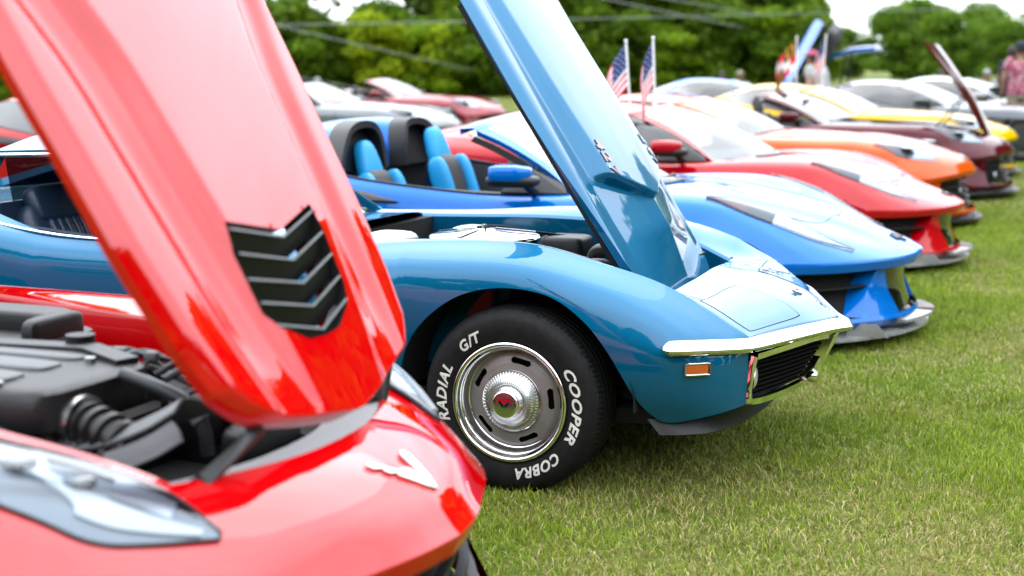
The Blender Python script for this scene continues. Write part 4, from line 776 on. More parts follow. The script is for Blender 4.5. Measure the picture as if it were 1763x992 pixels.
    root['_'] = 0; del root['_']; return root, TD, zT
modern('convertible', 'bright azure convertible with its roof down, azure seats and pale front splitter', 'convertible', P_AZURE, (0, 2.85), shape='mid', top='open', seatm=SEATB)
modern('sports_car', 'bright red coupe just beyond the azure convertible, two small flags on its window', 'sports car', P_RED2, (0, 6.0), shape='mid')
modern('sports_car', 'orange sports car with a black mouth grille, between red coupe and maroon car', 'sports car', P_ORANGE, (-.02, 8.95), shape='front', fascia='front', light='round')
modern('sports_car', 'dark maroon open-top sports car with its hood tilted up', 'sports car', P_MAROON, (.20, 12.0), shape='front', top='open', fascia='front', hood='raised', hoodangle=50, light='round')
modern('sports_car', 'yellow sports car with a long low hood, beyond the maroon car with the raised hood', 'sports car', P_YELLOW, (.12, 15.0), shape='front', fascia='front', light='round')
modern('sports_car', 'silver and dark grey coupe with pale window pillars and azure seats, beyond the yellow car', 'sports car', P_GREY, (1.0, 18.6), shape='front', fascia='front', seatm=SEATB, light='round')
modern('sports_car', 'white car farthest along the row, its windshield showing over the grey coupe', 'sports car', P_WHITE, (1.6, 22.5), shape='front', fascia='front', seatm=SEATB, light='round')
modern('sports_car', 'burgundy open-top car in the back row at left, in front of the lime bushes', 'sports car', P_BURG, (-9.9, 21.5), shape='front', top='open', fascia='front', light='round')
modern('sports_car', 'silver car in the back row, just in front of the burgundy one', 'sports car', P_SILVER, (-8.6, 16.2), shape='front', top='open', fascia='front', light='round')
modern('sports_car', 'red car in the back row seen through the side window of the blue classic', 'sports car', P_RED2, (-6.3, 7.4), shape='front', fascia='front', light='round')
# ------------------------------------------------------------------ the red car in the foreground
def red_car():
    root, TD, zT = modern('sports_car', 'glossy red sports car nearest the camera, its big vented hood tilted open over the engine', 'sports car', P_RED, (-.25, -2.80), shape='front', fascia='front', hood='none', light='none')
    L0 = lambda x, y, z: np.array([x+.25, y+2.80, z]); L_ = L0           # world to car
    th = rad(62); ps = rad(5); o = np.array([.638, .072, .746]); U = np.array([-math.cos(th)*math.cos(ps), -math.cos(th)*math.sin(ps), math.sin(th)]); Nn = np.array([math.sin(th)*math.cos(ps), math.sin(th)*math.sin(ps), math.cos(th)]); Vv = np.array([-math.sin(ps), math.cos(ps), 0])
    HW = np.array([(-.004, .05), (.012, .14), (.030, .23), (.050, .312), (.075, .385), (.100, .418), (.14, .458), (.25, .496), (.45, .532), (.65, .550), (.8, .566), (1.0, .578), (1.3, .61)])
    RG = cr(np.array([(-.05, .135), (.2, .195), (.42, .230), (.60, .255), (.8, .285), (1.0, .35), (1.3, .42)]), 12)
    def sm(x): x = np.clip(x, 0, 1); return x*x*(3-2*x)
    skew = lambda s: 0.
    def ht(s, w_):
        a = abs(w_); rg = np.interp(s, RG[:, 0], RG[:, 1]); hw = np.interp(s, HW[:, 0], HW[:, 1])
        plat = .034*sm((rg+.035-a)/.05)*np.interp(s, [0, .18, .40, 1.3], [.25, .6, 1, .8]); val = -.012*np.exp(-((a-rg-.10)/.05)**2)*sm((s-.05)/.2)
        rib = .014*sm((a-rg-.12)/.06); fold = -.034*sm((a-(hw-.040))/.05)**1.5; crown = .02*(1-(a/.6)**2); keel = .012*sm(1-a/.17)*sm((s-.46)/.1); lowr = 0.
        return plat+val+rib+fold+crown+keel*0+lowr
    ss = np.r_[np.linspace(-.004, .14, 22), np.linspace(.155, .52, 46), np.linspace(.54, 1.28, 34)]; f = np.linspace(-1, 1, 121); G = np.zeros((len(ss), len(f), 3)); SW = np.zeros((len(ss), len(f), 2))
    for i, s in enumerate(ss):
        hw = np.interp(s, HW[:, 0], HW[:, 1])
        for j, q in enumerate(f): w_ = q*hw; G[i, j] = o+U*s+Vv*(w_+skew(s))+Nn*ht(s, w_); SW[i, j] = (s, w_)
    VP = [(-.195, .445), (0, .402), (.190, .445), (.196, .38), (.184, .250), (.160, .210), (.075, .170), (0, .164), (-.075, .170), (-.160, .210), (-.186, .250), (-.200, .38)]; VP = [(a-.03, b) for a, b in VP]
    # snap grid points near the vent outline onto it so that the opening has a clean edge
    def closest(p):
        best = None
        for k in range(len(VP)):
            a, b = np.array(VP[k]), np.array(VP[(k+1) % len(VP)]); t_ = np.clip(((p-a) @ (b-a))/((b-a) @ (b-a)), 0, 1); c = a+t_*(b-a); d = np.linalg.norm(p-c)
            if best is None or d < best[0]: best = (d, c)
        return best
    for i in range(len(ss)):
        for j in range(len(f)):
            p = SW[i, j][::-1]
            if abs(p[0]) < .26 and .13 < p[1] < .48:
                d, c = closest(p)
                if d < .0058: SW[i, j] = c[::-1]; G[i, j] = o+U*c[1]+Vv*(c[0]+skew(c[1]))+Nn*ht(c[1], c[0])
    cs = (SW[:-1, :-1]+SW[1:, :-1]+SW[:-1, 1:]+SW[1:, 1:])/4; mask = ~inpoly(VP, cs[..., 1], cs[..., 0])
    h = MB().grid(G, 0, mask); Bf = G-Nn*((G-o) @ Nn)[..., None]-Nn*.030
    for a, b in ((G[0], Bf[0]), (G[-1], Bf[-1]), (G[:, 0], Bf[:, 0]), (G[:, -1], Bf[:, -1])): h.grid(np.stack([a, b], 1))
    hood = h.build('hood', P_RED, root, 34)
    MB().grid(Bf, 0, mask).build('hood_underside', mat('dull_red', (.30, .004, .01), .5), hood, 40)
    vp = lambda w_, s, e: o+U*s+Vv*(w_+skew(s))+Nn*(ht(s, w_)*1.0+e)
    rim = np.array([[vp(w_, s, e) for e in (.0015, -.02, -.05)] for w_, s in VP+VP[:1]]); R_ = np.concatenate([resample(rim[:, k], 90)[:, None] for k in range(3)], 1); MB().grid(R_).build('hood_vent', BLACK, hood, 30)
    for k in range(5):
        s0 = .428-k*.052; hw = .190 if k < 3 else (.182, .168)[k-3]; P = np.array([(-hw-.03, s0), (-.03, s0-.042), (hw-.03, s0)]); lv = MB()
        top = np.array([vp(w_, s, -.004) for w_, s in P]); bot = np.array([vp(w_, s-.047, -.026) for w_, s in P]); d3 = Nn*-.006
        X_ = np.stack([top, bot], 1); lv.grid(X_); lv.grid(X_+d3); lv.grid(np.stack([top, top+d3], 1)); lv.grid(np.stack([bot, bot+d3], 1)); lv.build('louver', mat('louver_black', (.006, .006, .006), .45, spec=.2), hood, 20)
        tp = np.array([vp(w_, s, -.001) for w_, s in P]); MB().sweep(tp, [(-.0024, -.002), (.0024, -.002), (.0024, .002), (-.0024, .002)], up=Nn).build('louver_edge', GREYP, hood, None)
    # hinge arms and struts
    for s in (-1, 1):
        MB().sweep(np.array([(.50, s*.36, .66), (.56, s*.36, .70), o+U*.05+Vv*s*.33-Nn*.035, o+U*.22+Vv*s*.36-Nn*.035]), [(-.014, -.012), (.014, -.012), (.014, .012), (-.014, .012)], up=(0, 1, 0)).build('hinge_arm', BLACK, root, None)
    # engine bay: walls, floor, radiator cover
    e = TD[14:, 21]; wl = np.stack([e, e+np.array([0, .006, -.012]), e+np.array([0, .012, -.14])], 1); lw = np.stack([e+np.array([0, .012, -.14]), e+np.array([0, .06, -.16]), e+np.array([0, .06, -.45])], 1)
    for s in (1, -1):
        q = wl*np.array([1, s, 1]); MB().grid(q).build('inner_fender', P_RED, root, 40); MB().grid(lw*np.array([1, s, 1])).build('bay_wall', BLACK, root, 40)
    MB().box((-.02, 0, .46), (1.35, .95, .03)).box((-.62, 0, .62), (.03, 1.1, .36)).build('engine_bay', DARK, root)
    fe = TD[14, 21:]; fw = np.stack([fe+np.array([-.004, 0, -.006]), fe+np.array([-.06, 0, -.022]), fe+np.array([-.13, 0, -.03]), fe+np.array([-.15, 0, -.10])], 1); fw = np.concatenate([fw, fw[::-1][1:]*np.array([1, -1, 1])]); MB().grid(fw).build('radiator_cover', mat('pale_grey_plastic', (.36, .37, .38), .5), root, 40)
    g = np.array([[L_(-.24, -2.99, .655), L_(-.05, -3.02, .690), L_(.07, -3.02, .735), L_(.135, -3.0, .775)], [L_(-.22, -2.96, .668), L_(-.04, -2.96, .712), L_(.07, -2.95, .760), L_(.12, -2.93, .79)], [L_(-.22, -2.90, .66), L_(-.02, -2.88, .70), L_(.09, -2.86, .73), L_(.14, -2.84, .75)]])
    MB().slab(surf(g, 6, 6), .006).build('air_duct', GREYP, root, 50); d = MB(); g2 = g.copy(); d.slab(surf(np.stack([g[0]+np.array([0, -.01, -.012]), g[0]+np.array([.02, -.02, -.025]), g[0]+np.array([.035, -.03, -.045])]), 5, 6), .01); d.build('lower_shroud', GREYP, root, 50)
    MB().tube(cr(np.array([L_(-.80, -3.06, .76), L_(-.40, -3.08, .745), L_(-.15, -3.10, .70), L_(.02, -3.16, .66), L_(.20, -3.16, .66)]), 6), .018, 10).build('coolant_pipe', BLACK, root, 60)
    L_ = lambda x, y, z: L0(x, y, z-.03)
    MB().blob(tuple(L_(-.42, -2.86, .785)), (.285, .20, .055), .3).build('engine_cover', GREYD, root, 50)
    for y_ in (-2.98, -2.86, -2.74): MB().blob(tuple(L_(-.47, y_, .838)), (.20, .045, .012), .4).build('cover_rib', GREYP, root, 50)
    MB().sweep(np.array([L_(-.70, -2.72, .842), L_(-.30, -2.70, .848), L_(-.17, -2.74, .835)]), [(-.03, -.012), (.03, -.012), (.03, .012), (-.03, .012)]).build('fuel_rail_cover', GREYD, root, 40)
    P = cr(np.array([L_(-.215, -2.93, .755), L_(-.13, -2.95, .752), L_(-.05, -2.97, .738), L_(.03, -2.98, .705)]), 16); rr = .044+.005*np.sign(np.sin(np.linspace(0, 16*math.pi, len(P)))); MB().tube(P, rr, 20).build('intake_hose', mat('hose_rubber', (.016, .016, .017), .4), root, 30)
    MB().tube([L_(-.205, -2.93, .755), L_(-.180, -2.938, .754)], .062, 24).build('throttle_body', CAST, root, 40); MB().tube([L_(-.140, -2.95, .752), L_(-.122, -2.952, .751)], .060, 24).build('hose_clamp', CHROME2, root, 40)
    MB().blob(tuple(L_(-.23, -2.91, .77)), (.035, .06, .055), .5).build('sensor_housing', GREYD, root, 50)
    MB().tube(cr(np.array([L_(-.14, -2.80, .825), L_(-.04, -2.80, .80), L_(.03, -2.79, .765), L_(.06, -2.79, .72), L_(.07, -2.79, .66)]), 6), .016, 10).build('breather_hose', mat('grey_hose', (.05, .055, .065), .4), root, 60); MB().tube([L_(.04, -2.79, .752), L_(.055, -2.79, .735)], .021, 12).build('hose_clamp', GREYP, root, 40)
    for k, (a, b, c) in enumerate([((-.35, -2.62, .80), (-.2, -2.60, .83), (-.05, -2.58, .72)), ((-.3, -2.66, .82), (-.15, -2.64, .80), (.0, -2.62, .74)), ((-.5, -2.6, .80), (-.3, -2.55, .82), (.0, -2.52, .74)), ((-.06, -2.74, .75), (.0, -2.70, .78), (.06, -2.66, .70))]): MB().tube(cr(np.array([L_(*a), L_(*b), L_(*c)]), 6), .008, 6).build('cable', BLACK, root, 60)
    MB().blob(tuple(L_(-.05, -2.62, .70)), (.09, .07, .06), .4).build('fuse_box', BLACK, root, 50); MB().blob(tuple(L_(.10, -2.62, .66)), (.05, .12, .05), .5).build('reservoir', GREYD, root, 50)
    ab = MB().blob(tuple(L_(-.74, -2.50, .80)), (.20, .16, .035), .3).blob(tuple(L_(-.57, -2.50, .835)), (.025, .10, .05), .4); ab.build('air_box', BLACK, root, 40); MB().blob(tuple(L_(-.80, -2.44, .84)), (.22, .06, .045), .3).build('air_box_lid', BLACK, root, 50)
    # small fittings over the engine
    for q, (x, y, z) in enumerate([(-.60, -3.03, .835), (-.28, -3.03, .83), (-.60, -2.70, .842), (-.24, -2.78, .838)]): MB().tube([L_(x, y, z), L_(x, y, z+.014)], .013, 8).build('cover_bolt', CHROME2, root, 40)
    MB().tube([L_(-.36, -2.66, .84), L_(-.36, -2.66, .875)], .034, 14).build('oil_cap', BLACK, root, 40); MB().tube([L_(.0, -2.58, .75), L_(.0, -2.58, .80)], .03, 14).build('reservoir_cap', mat('yellow_cap', (.6, .42, .03), .5), root, 40)
    for q in range(9):
        x0_ = -.34+.05*q; y0_ = -2.70+.02*math.sin(q*2.1); MB().tube(cr(np.array([L_(x0_, y0_, .80), L_(x0_+.03, y0_+.06, .83+.012*math.sin(q)), L_(x0_+.05, y0_+.14, .79), L_(x0_+.10, y0_+.20, .74)]), 5), .0055+.002*(q % 3), 6).build('cable', (BLACK, GREYD, mat('blue_grey_hose', (.06, .07, .09), .4))[q % 3], root, 60)
        if q % 2: MB().blob(tuple(L_(x0_+.02, y0_+.05, .835)), (.018, .012, .012), .4, seg=10).build('connector', GREYP, root, 40)
    for q in range(4): MB().tube([L_(-.10+.07*q, -3.00-.03*q, .715-.012*q), L_(-.09+.07*q, -3.00-.03*q, .73-.012*q)], .011, 8).build('bolt', CHROME2, root, 40)
    MB().box(tuple(L_(-.20, -2.60, .795)), (.05, .035, .002)).build('warning_sticker', mat('sticker', (.8, .8, .75), .6), root, None)
    # headlights: recessed housing, inner reflectors, white light strip, clear cover
    for s in (-1, 1):
        hl = link('headlight', None, root); hl.empty_display_size = .1
        up = [(.655, .456), (.555, .458), (.455, .474), (.28, .505), (.12, .55), (-.02, .62)]; dn = [(.662, .470), (.590, .565), (.53, .628), (.46, .665), (.30, .715), (.0, .745)]
        up = cr(np.array([(x, y, 0) for x, y in up]), 7); dn = cr(np.array([(x, y, 0) for x, y in dn]), 7); kf = np.linspace(0, 1, 15)[None, :, None]; gxy = up[:, None]*(1-kf)+dn[:, None]*kf; nU = len(gxy)
        def lay(off, bulge=0., g_=gxy): return np.array([[(x, s*y, zT(x, y)+off+bulge*math.sin(math.pi*j/(len(r)-1))*math.sin(math.pi*min(1, (i+.5)/len(g_)*1.0))) for j, (x, y, _) in enumerate(r)] for i, r in enumerate(g_)])
        MB().grid(lay(.0035, -.0)).build('lamp_housing', mat('lamp_grey', (.26, .29, .32), .35, .5), hl, 180)
        dr = gxy[2:nU-6, :]; a = dr[:, 9:10]; b = dr[:, 12:13]
        band = lambda j0, j1, i0, i1: np.array([[gxy[i, int(j)]*(1-(j-int(j)))+gxy[i, min(14, int(j)+1)]*(j-int(j)) for j in np.linspace(j0, j1, 5)] for i in range(i0, i1)])
        MB().slab(lay(.013, 0, band(8.6, 12.2, 2, 19)), .008).build('light_strip', LEDW, hl, 40)
        q = np.array([[gxy[i, 0]*(1-f_)+gxy[i, 14]*f_ for f_ in np.linspace(.60-(i-18)*.045, .80-(i-18)*.05, 5)] for i in range(18, 29)]); MB().slab(lay(.013, 0, q), .008).build('light_strip', LEDW, hl, 40)
        MB().slab(lay(.009, 0, band(2.0, 7.4, 6, 15)), .006).build('reflector', SILV, hl, 40); MB().slab(lay(.009, 0, band(2.5, 6.0, 20, 30)), .006).build('reflector', SILV, hl, 40)
        MB().slab(lay(.008, 0, band(.6, 2.6, 3, 22)), .005).build('lamp_brow', GLOSSB, hl, 40)
        for x_, y_ in ((.44, .57), (.33, .59)): MB().blob((x_, s*y_, zT(x_, y_)+.010), (.035, .028, .012), .9).build('projector', mat('projector_lens', (.10, .12, .14), .1, .4, 1), hl, 180)
        cv = lay(.014, .012); MB().grid(cv).build('lens', G_LENS, hl, 180); e = np.vstack([cv[:, 0], cv[::-1, -1]]); MB().tube(np.vstack([e, e[:1]])-np.array([0, 0, .006]), .003, 6, cap=False).build('gasket', BLACK, hl, 180)
    # chrome nose emblem: two winged bars meeting in a V
    n_ = np.array([.42, 0, .9]); cz = lambda x, y: np.array([x, y, zT(x, y)+.002])
    em = MB()
    def wing(pts): em.prism([cz(.808+(p[0]-.79)*.82, p[1]*.84+.004) for p in pts], n_*.006)
    wing([(.845, .028), (.835, .002), (.80, -.028), (.775, -.046), (.770, -.036), (.762, -.058), (.745, -.066), (.742, -.056), (.728, -.084), (.708, -.088), (.712, -.072), (.735, -.046), (.760, -.018), (.775, .006), (.80, .030)])
    wing([(.847, .029), (.802, .031), (.778, .034), (.752, .044), (.735, .050), (.722, .066), (.724, .082), (.742, .083), (.775, .068), (.81, .052)])
    em.build('nose_emblem', mat('bright_emblem', (.58, .59, .60), .3, .9), root, None)
    # honeycomb bars in the mouth, lower lip
    for o_ in list(root.children):
        if o_.name.startswith('nose_emblem') and o_.data.materials[0] is CHROME2: bpy.data.objects.remove(o_)
    return root
red_car()
# ------------------------------------------------------------------ open azure car far back, flags, people, chairs
azr, _, _ = modern('sports_car', 'azure car far back with its hood standing straight up, black underneath', 'sports car', P_AZURE, (-2.35, 20.6), rz=rad(21), shape='front', fascia='front', hood='none', light='round')
hz = [(-.95, -.60, .90), (-.95, .60, .90)]; g_ = surf(np.array([[(-.95, -.62, .88), (-.97, 0, .92), (-.95, .62, .88)], [(-.72, -.66, 1.40), (-.76, 0, 1.46), (-.72, .66, 1.40)], [(-.40, -.60, 1.98), (-.45, 0, 2.05), (-.40, .60, 1.98)], [(-.28, -.42, 2.18), (-.31, 0, 2.26), (-.28, .42, 2.18)]]), 6, 8)
MB().grid(g_).build('hood', P_AZURE, azr, 60); MB().grid(g_+np.array([.05, 0, -.01])).build('hood_underside', BLACK, azr, 60); MB().slab(g_*np.array([1, .86, .97])+np.array([.30, -.10, .0]), .10).build('hood_liner', BLACK, azr, 60); MB().box((-.3, 0, .62), (1.2, 1.1, .04)).build('engine_bay', DARK, azr)
for s in (-1, 1): MB().tube([(-.5, s*.55, .85), (-.45, s*.5, 1.5)], .012, 6).build('hood_strut', BLACK, azr)
x_, y_ = at(1463, 27); hp_ = link('raised_roof_panel', None, azr); hp_.rotation_euler[2] = -rad(21)
dx_, dy_ = x_+2.35, y_-20.6; c_, s_ = math.cos(-rad(21)), math.sin(-rad(21)); hp_.location = (dx_*c_-dy_*s_, dx_*s_+dy_*c_, 0)
MB().slab(surf(np.array([[(-.42, -.45, 1.62), (-.42, 0, 1.65), (-.42, .45, 1.62)], [(0, -.5, 1.74), (0, 0, 1.78), (0, .5, 1.74)], [(.42, -.45, 1.78), (.42, 0, 1.82), (.42, .45, 1.78)]]), 5, 5), .07).build('panel_skin', P_AZURE, hp_, 50)
for s in (-1, 1): MB().tube([(-.2, s*.4, .9), (-.1, s*.4, 1.68)], .02, 6).build('panel_strut', BLACK, hp_)
CLW = mat('flag_white', (1.4, 1.4, 1.4), .8); CLR = mat('flag_red', (1.1, .015, .04), .8); CLB = mat('flag_blue', (.03, .06, .26), .8); CLY = mat('flag_gold', (.80, .42, .02), .8); CLK = mat('flag_black', (.012, .012, .012), .8); POLE = mat('white_pole', (1.4, 1.4, 1.4), .4)
def flag(x, y, z, lean, label, kind='us', droop=62, h=.53, ht=.34, fly=.46, yaw=0):
    r = thing('flag', label, 'flag', (x, y, z), yaw, 'small flags clipped to car windows'); top = np.array([math.sin(lean)*h, 0, math.cos(lean)*h]); ax = top/np.linalg.norm(top)
    mb = MB().tube([(0, 0, 0), top], .009, 8).blob(tuple(top), (.014, .014, .014), 1, seg=10); mb.build('pole', POLE, r, 60); MB().box((0, 0, .01), (.03, .05, .05)).build('clip', POLE, r)
    nv, nu = 26, 24; G = np.zeros((nv+1, nu+1, 3)); a = rad(droop)
    for i in range(nv+1):
        v = i/nv
        for j in range(nu+1):
            u = j/nu; aa = a*(.75+.35*u); G[i, j] = ax*(h-.012-ht*v*(1-.12*u))+np.array([-math.cos(aa)*fly*u, .035*math.sin(u*7+v*2.2)*u**.6+.02*math.sin(u*13-v*3)*u, -math.sin(aa)*fly*u])
    M_ = []
    for i in range(nv):
        for j in range(nu):
            if kind == 'us':
                m = (1 if (i//2) % 2 == 0 else 0)
                if i < 14 and j < 10: m = 2
            else:
                q = (i < nv//2) == (j < nu//2); u, v = j/nu, i/nv
                m = (3 if ((int(u*12)+(1 if (u*2 % 1) > (v*2 % 1) else 0)) % 2) else 4) if q else ((1 if ((u*4 % 2 < 1) == (v*4 % 2 < 1)) else 0))
            M_.append(m)
    mb = MB().grid(G); mb.m = M_
    if kind == 'us':
        for a_ in range(7):
            for b_ in range(5 if a_ % 2 == 0 else 4):
                i, j = 1+a_*1.85, 1+b_*2+(1 if a_ % 2 else 0); p = G[int(i), int(j)]; n_ = np.array([0, -.003, 0]); e1 = (G[int(i)+1, int(j)]-p)*.36; e2 = (G[int(i), min(nu, int(j)+1)]-p)*.36; c = p+n_
                for sg in (1, -1): mb.add([c+e1+np.array([0, .006, 0])*(sg < 0), c+e2+np.array([0, .006, 0])*(sg < 0), c-e1+np.array([0, .006, 0])*(sg < 0), c-e2+np.array([0, .006, 0])*(sg < 0)], [(0, 1, 2, 3)], 0)
    mb.build('cloth', [CLW, CLR, CLB, CLY, CLK], r, 180, weld=0, recalc=False); return r
flag(-1.46, 5.35, 1.17, rad(-4.5), 'striped star-spangled flag, left one of the pair above the red coupe')
flag(-1.27, 5.38, 1.19, rad(-2.5), 'striped star-spangled flag, right one of the pair above the red coupe', droop=74)
flag(-1.50, 12.55, 1.20, rad(-1), 'gold, black, red and white checkered flag beside the open azure car', 'md', droop=52, h=.70, ht=.36, fly=.46)
flag(-1.20, 12.6, 1.20, rad(3), 'small striped flag just left of the open azure car, next to the checkered one', droop=70, h=.72, ht=.34, fly=.46)
# people
SKIN = mat('skin', (.50, .27, .18), .5); SKIN2 = mat('tanned_skin', (.34, .17, .11), .5); HAIR = mat('dark_hair', (.03, .022, .018), .7); HAIRG = mat('grey_hair', (.40, .38, .36), .7)
FLORAL = mat('floral_shirt', (.42, .04, .12), .8, noise=(22, (.80, .45, .50), .50, .58)); PINK = mat('pink_cloth', (.55, .10, .17), .8); WHC = mat('white_cloth', (.50, .50, .50), .85); NAVY = mat('navy_cloth', (.012, .018, .04), .85); BLKC = mat('black_cloth', (.012, .012, .014), .85); OLIVE = mat('pale_olive_cloth', (.34, .34, .20), .85); KHAKI = mat('khaki_cloth', (.40, .34, .24), .85); GREYC = mat('grey_cloth', (.10, .11, .12), .85)
def person(label, x, y, face, shirt, legs, skin=SKIN, hair=HAIR, cap=None, seated=False, lean=0., H=1.76, shorts=True, arms=None):
    r = thing('person', label, 'person', (x, y, gz(y)), face); k = H/1.76; hip = .48 if seated else .93; zt = lambda z: hip+z; ln = lambda h_: np.array([h_*math.sin(lean), 0, h_*math.cos(lean)])
    J = lambda h_, y_=0, x_=0: np.array([0, 0, hip])+ln(h_)+np.array([x_, y_, 0])
    def remesh(mb, name, m, par, vox=.016):
        o = mb.build('tmp', m, None, 180); md = o.modifiers.new('r', 'REMESH'); md.mode = 'VOXEL'; md.voxel_size = vox*k; sm_ = o.modifiers.new('s', 'SMOOTH'); sm_.factor = .5; sm_.iterations = 3
        dg = bpy.context.evaluated_depsgraph_get(); dg.update(); me = bpy.data.meshes.new_from_object(o.evaluated_get(dg)); old = o.data; bpy.data.objects.remove(o); bpy.data.meshes.remove(old)
        me.polygons.foreach_set('use_smooth', [True]*len(me.polygons)); me.materials.clear(); me.materials.append(m); me.name = name; return link(name, me, par)
    def leg(mb, s, g=0., upto=1.):
        a = np.array([0, s*.09, hip]); kn = np.array([.44, s*.12, hip+.03]) if seated else np.array([.02, s*.10, .50]); an = np.array([.46, s*.12, .09]) if seated else np.array([-.02, s*.11, .09])
        P = cr(np.stack([a, (a+kn)/2, kn]), 4); mb.tube(P, np.linspace(.088, .062, len(P))+g, 12)
        e = kn+(an-kn)*upto; P = cr(np.stack([kn, kn+(e-kn)*.35+np.array([-.015, 0, 0]), e]), 4); mb.tube(P, np.interp(np.linspace(0, upto, len(P)), [0, .3, 1], [.060, .062, .040])+g, 12); return an
    def arm(mb, s, g=0., upto=2):
        sh = J(.50, s*.185); el = J(.22, s*.25, .02) if not arms else sh+np.array(arms[0])*np.array([1, s, 1]); wr = J(-.03, s*.245, .10) if not arms else el+np.array(arms[1])*np.array([1, s, 1])
        mb.tube(cr(np.stack([J(.49, s*.14), sh, (sh+el)/2 if upto < 1.5 else el]), 3), np.linspace(.060, .046, 7)+g, 10)
        if upto > 1.5: mb.tube(cr(np.stack([el, (el+wr)/2, wr]), 3), np.linspace(.045, .028, 7)+g, 10)
        return wr
    def torso(mb, g=0.):
        for s in (-1, 1): mb.tube(cr(np.stack([J(-.04, s*.07), J(.2, s*.065), J(.38, s*.085), J(.50, s*.075)]), 4), np.interp(np.linspace(0, 1, 13), [0, .3, .7, 1], [.115, .105, .118, .075])+g, 14)
        mb.tube([J(-.03), J(.25), J(.50)], np.array([.12, .10, .08])+g, 14)
    b = MB(); torso(b); wrs = [arm(b, s) for s in (-1, 1)]
    for s in (-1, 1):
        an = leg(b, s); b.blob(tuple(an+np.array([.07, 0, -.045])), (.125, .045, .042), .7, seg=14)
    hc = J(.69, 0, .02); b.tube([J(.50), hc-np.array([.0, 0, .06])], .052, 12); b.blob(tuple(hc), (.095, .076, .118), 1.0, seg=20); b.blob(tuple(hc+np.array([.03, 0, -.07])), (.06, .052, .045), 1.0, seg=14); b.blob(tuple(hc+np.array([.100, 0, -.012])), (.018, .013, .022), 1.0, seg=10)
    for s in (-1, 1): b.blob(tuple(hc+np.array([0, s*.078, -.005])), (.02, .010, .03), 1.0, seg=8)
    for i, s in enumerate((-1, 1)):
        w_ = wrs[i]; dn_ = np.array([.25, 0, -1.]) if not arms else np.array(arms[1])*np.array([1, s, 1]); dn_ = dn_/np.linalg.norm(dn_); b.blob(tuple(w_+dn_*.045), (.026, .017, .045), .9, seg=12)
        for q in range(4): p = w_+dn_*.08+np.array([.022-.015*q, 0, 0]); ll = (.062, .072, .066, .05)[q]; b.tube([p, p+dn_*ll*.55, p+dn_*ll+np.array([.008, -s*.008, 0])], .0095, 6)
        b.tube([w_+dn_*.03+np.array([.025, 0, 0]), w_+dn_*.075+np.array([.048, 0, 0])], .011, 6)
    body = remesh(b, 'body', skin, r, .012)
    sh_ = MB(); torso(sh_, .022)
    for s in (-1, 1): arm(sh_, s, .020, 1)
    remesh(sh_, 'shirt', shirt, r)
    pn = MB(); pn.tube([J(-.10), J(.06)], .135, 14)
    for s in (-1, 1): leg(pn, s, .024, .12 if shorts else .9)
    remesh(pn, 'shorts' if shorts else 'trousers', legs, r)
    for s in (-1, 1):
        an = np.array([.46, s*.12, .09]) if seated else np.array([-.02, s*.11, .09]); MB().blob(tuple(an+np.array([.07, 0, -.042])), (.14, .052, .045), .6, seg=14).build('shoe', GREYC, r, 60)
        MB().blob(tuple(hc+np.array([.082, s*.032, .012])), (.012, .014, .008), 1, seg=8).build('eye', BLKC, r, 180)
    MB().blob(tuple(hc+np.array([.086, 0, -.055])), (.012, .024, .005), 1, seg=8).build('mouth', mat('lips', (.36, .12, .10), .5), r, 180)
    def cut_cap(V): V = V.copy(); V[..., 2] = np.maximum(V[..., 2], -.25-.35*(V[..., 0] < -.1)*1.0+.25*(V[..., 0] > .4)); return V
    MB().blob(tuple(hc+np.array([-.008, 0, .018])), (.104, .086, .116), 1.0, seg=22, taper=cut_cap).build('hair', hair, r, 60)
    if cap:
        c = MB().blob(tuple(hc+np.array([-.004, 0, .045])), (.112, .094, .095), 1.0, seg=22, taper=lambda V: np.concatenate([V[..., :2], np.maximum(V[..., 2:], .05)], -1)); c.blob(tuple(hc+np.array([.13, 0, .055])), (.075, .07, .007), .8, seg=14); c.build('cap', cap, r, 60)
    r.scale = (k, k, k); return r
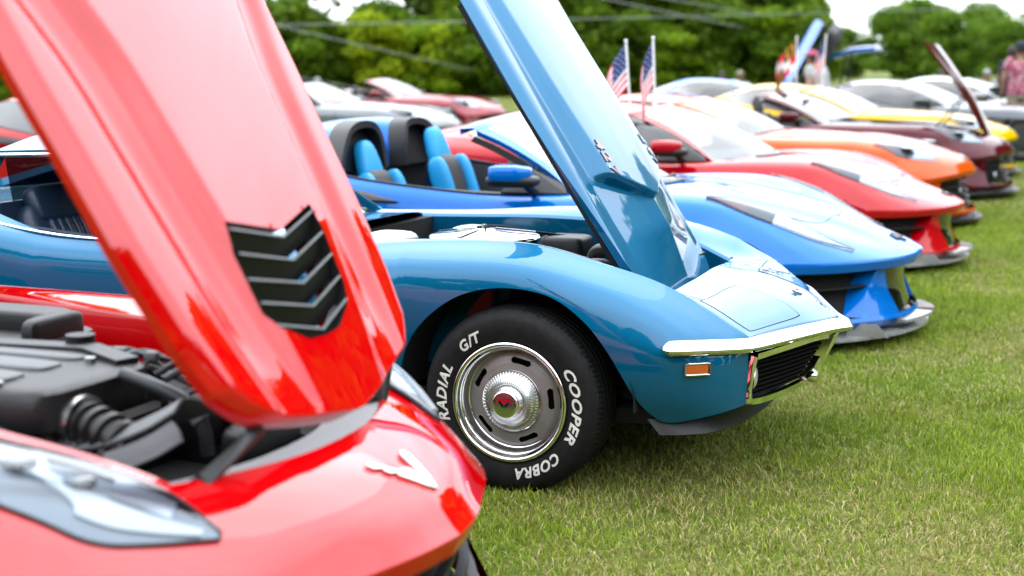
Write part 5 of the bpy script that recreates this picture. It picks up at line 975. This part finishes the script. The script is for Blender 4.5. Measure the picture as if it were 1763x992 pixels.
def chair(x, y, face, label, m):
    r = thing('folding_chair', label, 'chair', (x, y, gz(y)), face, 'folding chairs behind the cars')
    MB().slab(np.array([[(-.22, -.25, .42), (-.22, .25, .42)], [(.24, -.25, .45), (.24, .25, .45)]]), .02).build('seat', m, r, None); MB().slab(np.array([[(-.22, -.25, .50), (-.22, .25, .50)], [(-.34, -.25, .92), (-.34, .25, .92)]]), .02).build('backrest', m, r, None)
    MB().slab(np.array([[(-.222, -.09, .52), (-.222, .09, .52)], [(-.326, -.09, .90), (-.326, .09, .90)]])+np.array([.03, 0, 0]), .01).build('back_panel', BLKC, r, None)
    for s in (-1, 1):
        MB().tube([(.24, s*.26, 0), (-.20, s*.26, .45), (-.34, s*.26, .93)], .014, 6).build('leg', BLACK, r, 60); MB().tube([(-.24, s*.26, 0), (.22, s*.26, .44)], .014, 6).build('leg', BLACK, r, 60); MB().box((0, s*.28, .64), (.44, .05, .03)).build('armrest', BLACK, r)
CH = mat('red_canvas', (.50, .015, .03), .85)
for px, D, lb, m in [(1197, 33, 'red folding chair with a black panel, left of the seated people', CH), (1238, 33.5, 'black folding chair under the person in black', BLKC), (1269, 34, 'dark folding chair under the person in the pale olive shirt', NAVY), (1612, 36, 'folding chair under the person in the orange top', BLKC), (1690, 36, 'folding chair under the person in white', NAVY)]: x, y = at(px, D); chair(x, y, rad(-70), lb, m)
def ppl(label, px, D, face, *a, **k): x, y = at(px, D); return person(label, x, y, rad(face), *a, **k)
ORG = mat('orange_cloth', (.72, .25, .02), .85)
ppl('person in black seated on a folding chair left of the yellow car roof', 1238, 33.5, -70, BLKC, GREYC, SKIN2, seated=True)
ppl('person in a pale olive shirt and cap seated behind the yellow car roof', 1269, 34, -75, OLIVE, KHAKI, cap=OLIVE, seated=True)
ppl('person in a white shirt, pink cap and pink trousers leaning beside the raised azure hood', 1412, 24.0, 150, WHC, PINK, cap=PINK, lean=.35, shorts=False)
ppl('person in an orange top seated left of the raised maroon hood', 1612, 36, -60, ORG, BLKC, seated=True)
ppl('person in a white shirt and white cap right of the raised maroon hood', 1690, 36, -100, WHC, NAVY, cap=WHC, seated=True, hair=HAIRG)
ppl('person in a pink floral shirt and cap standing at the right edge', 1746, 26, 110, FLORAL, KHAKI, SKIN, cap=NAVY, H=1.86)
ppl('person in a navy shirt and white shorts standing left of the floral shirt', 1731, 28, 60, NAVY, WHC, SKIN2, H=1.80)
ppl('person with grey hair whose head shows left of the burgundy car windshield', 549, 33, -40, PINK, NAVY, hair=HAIRG, H=1.62, seated=True)
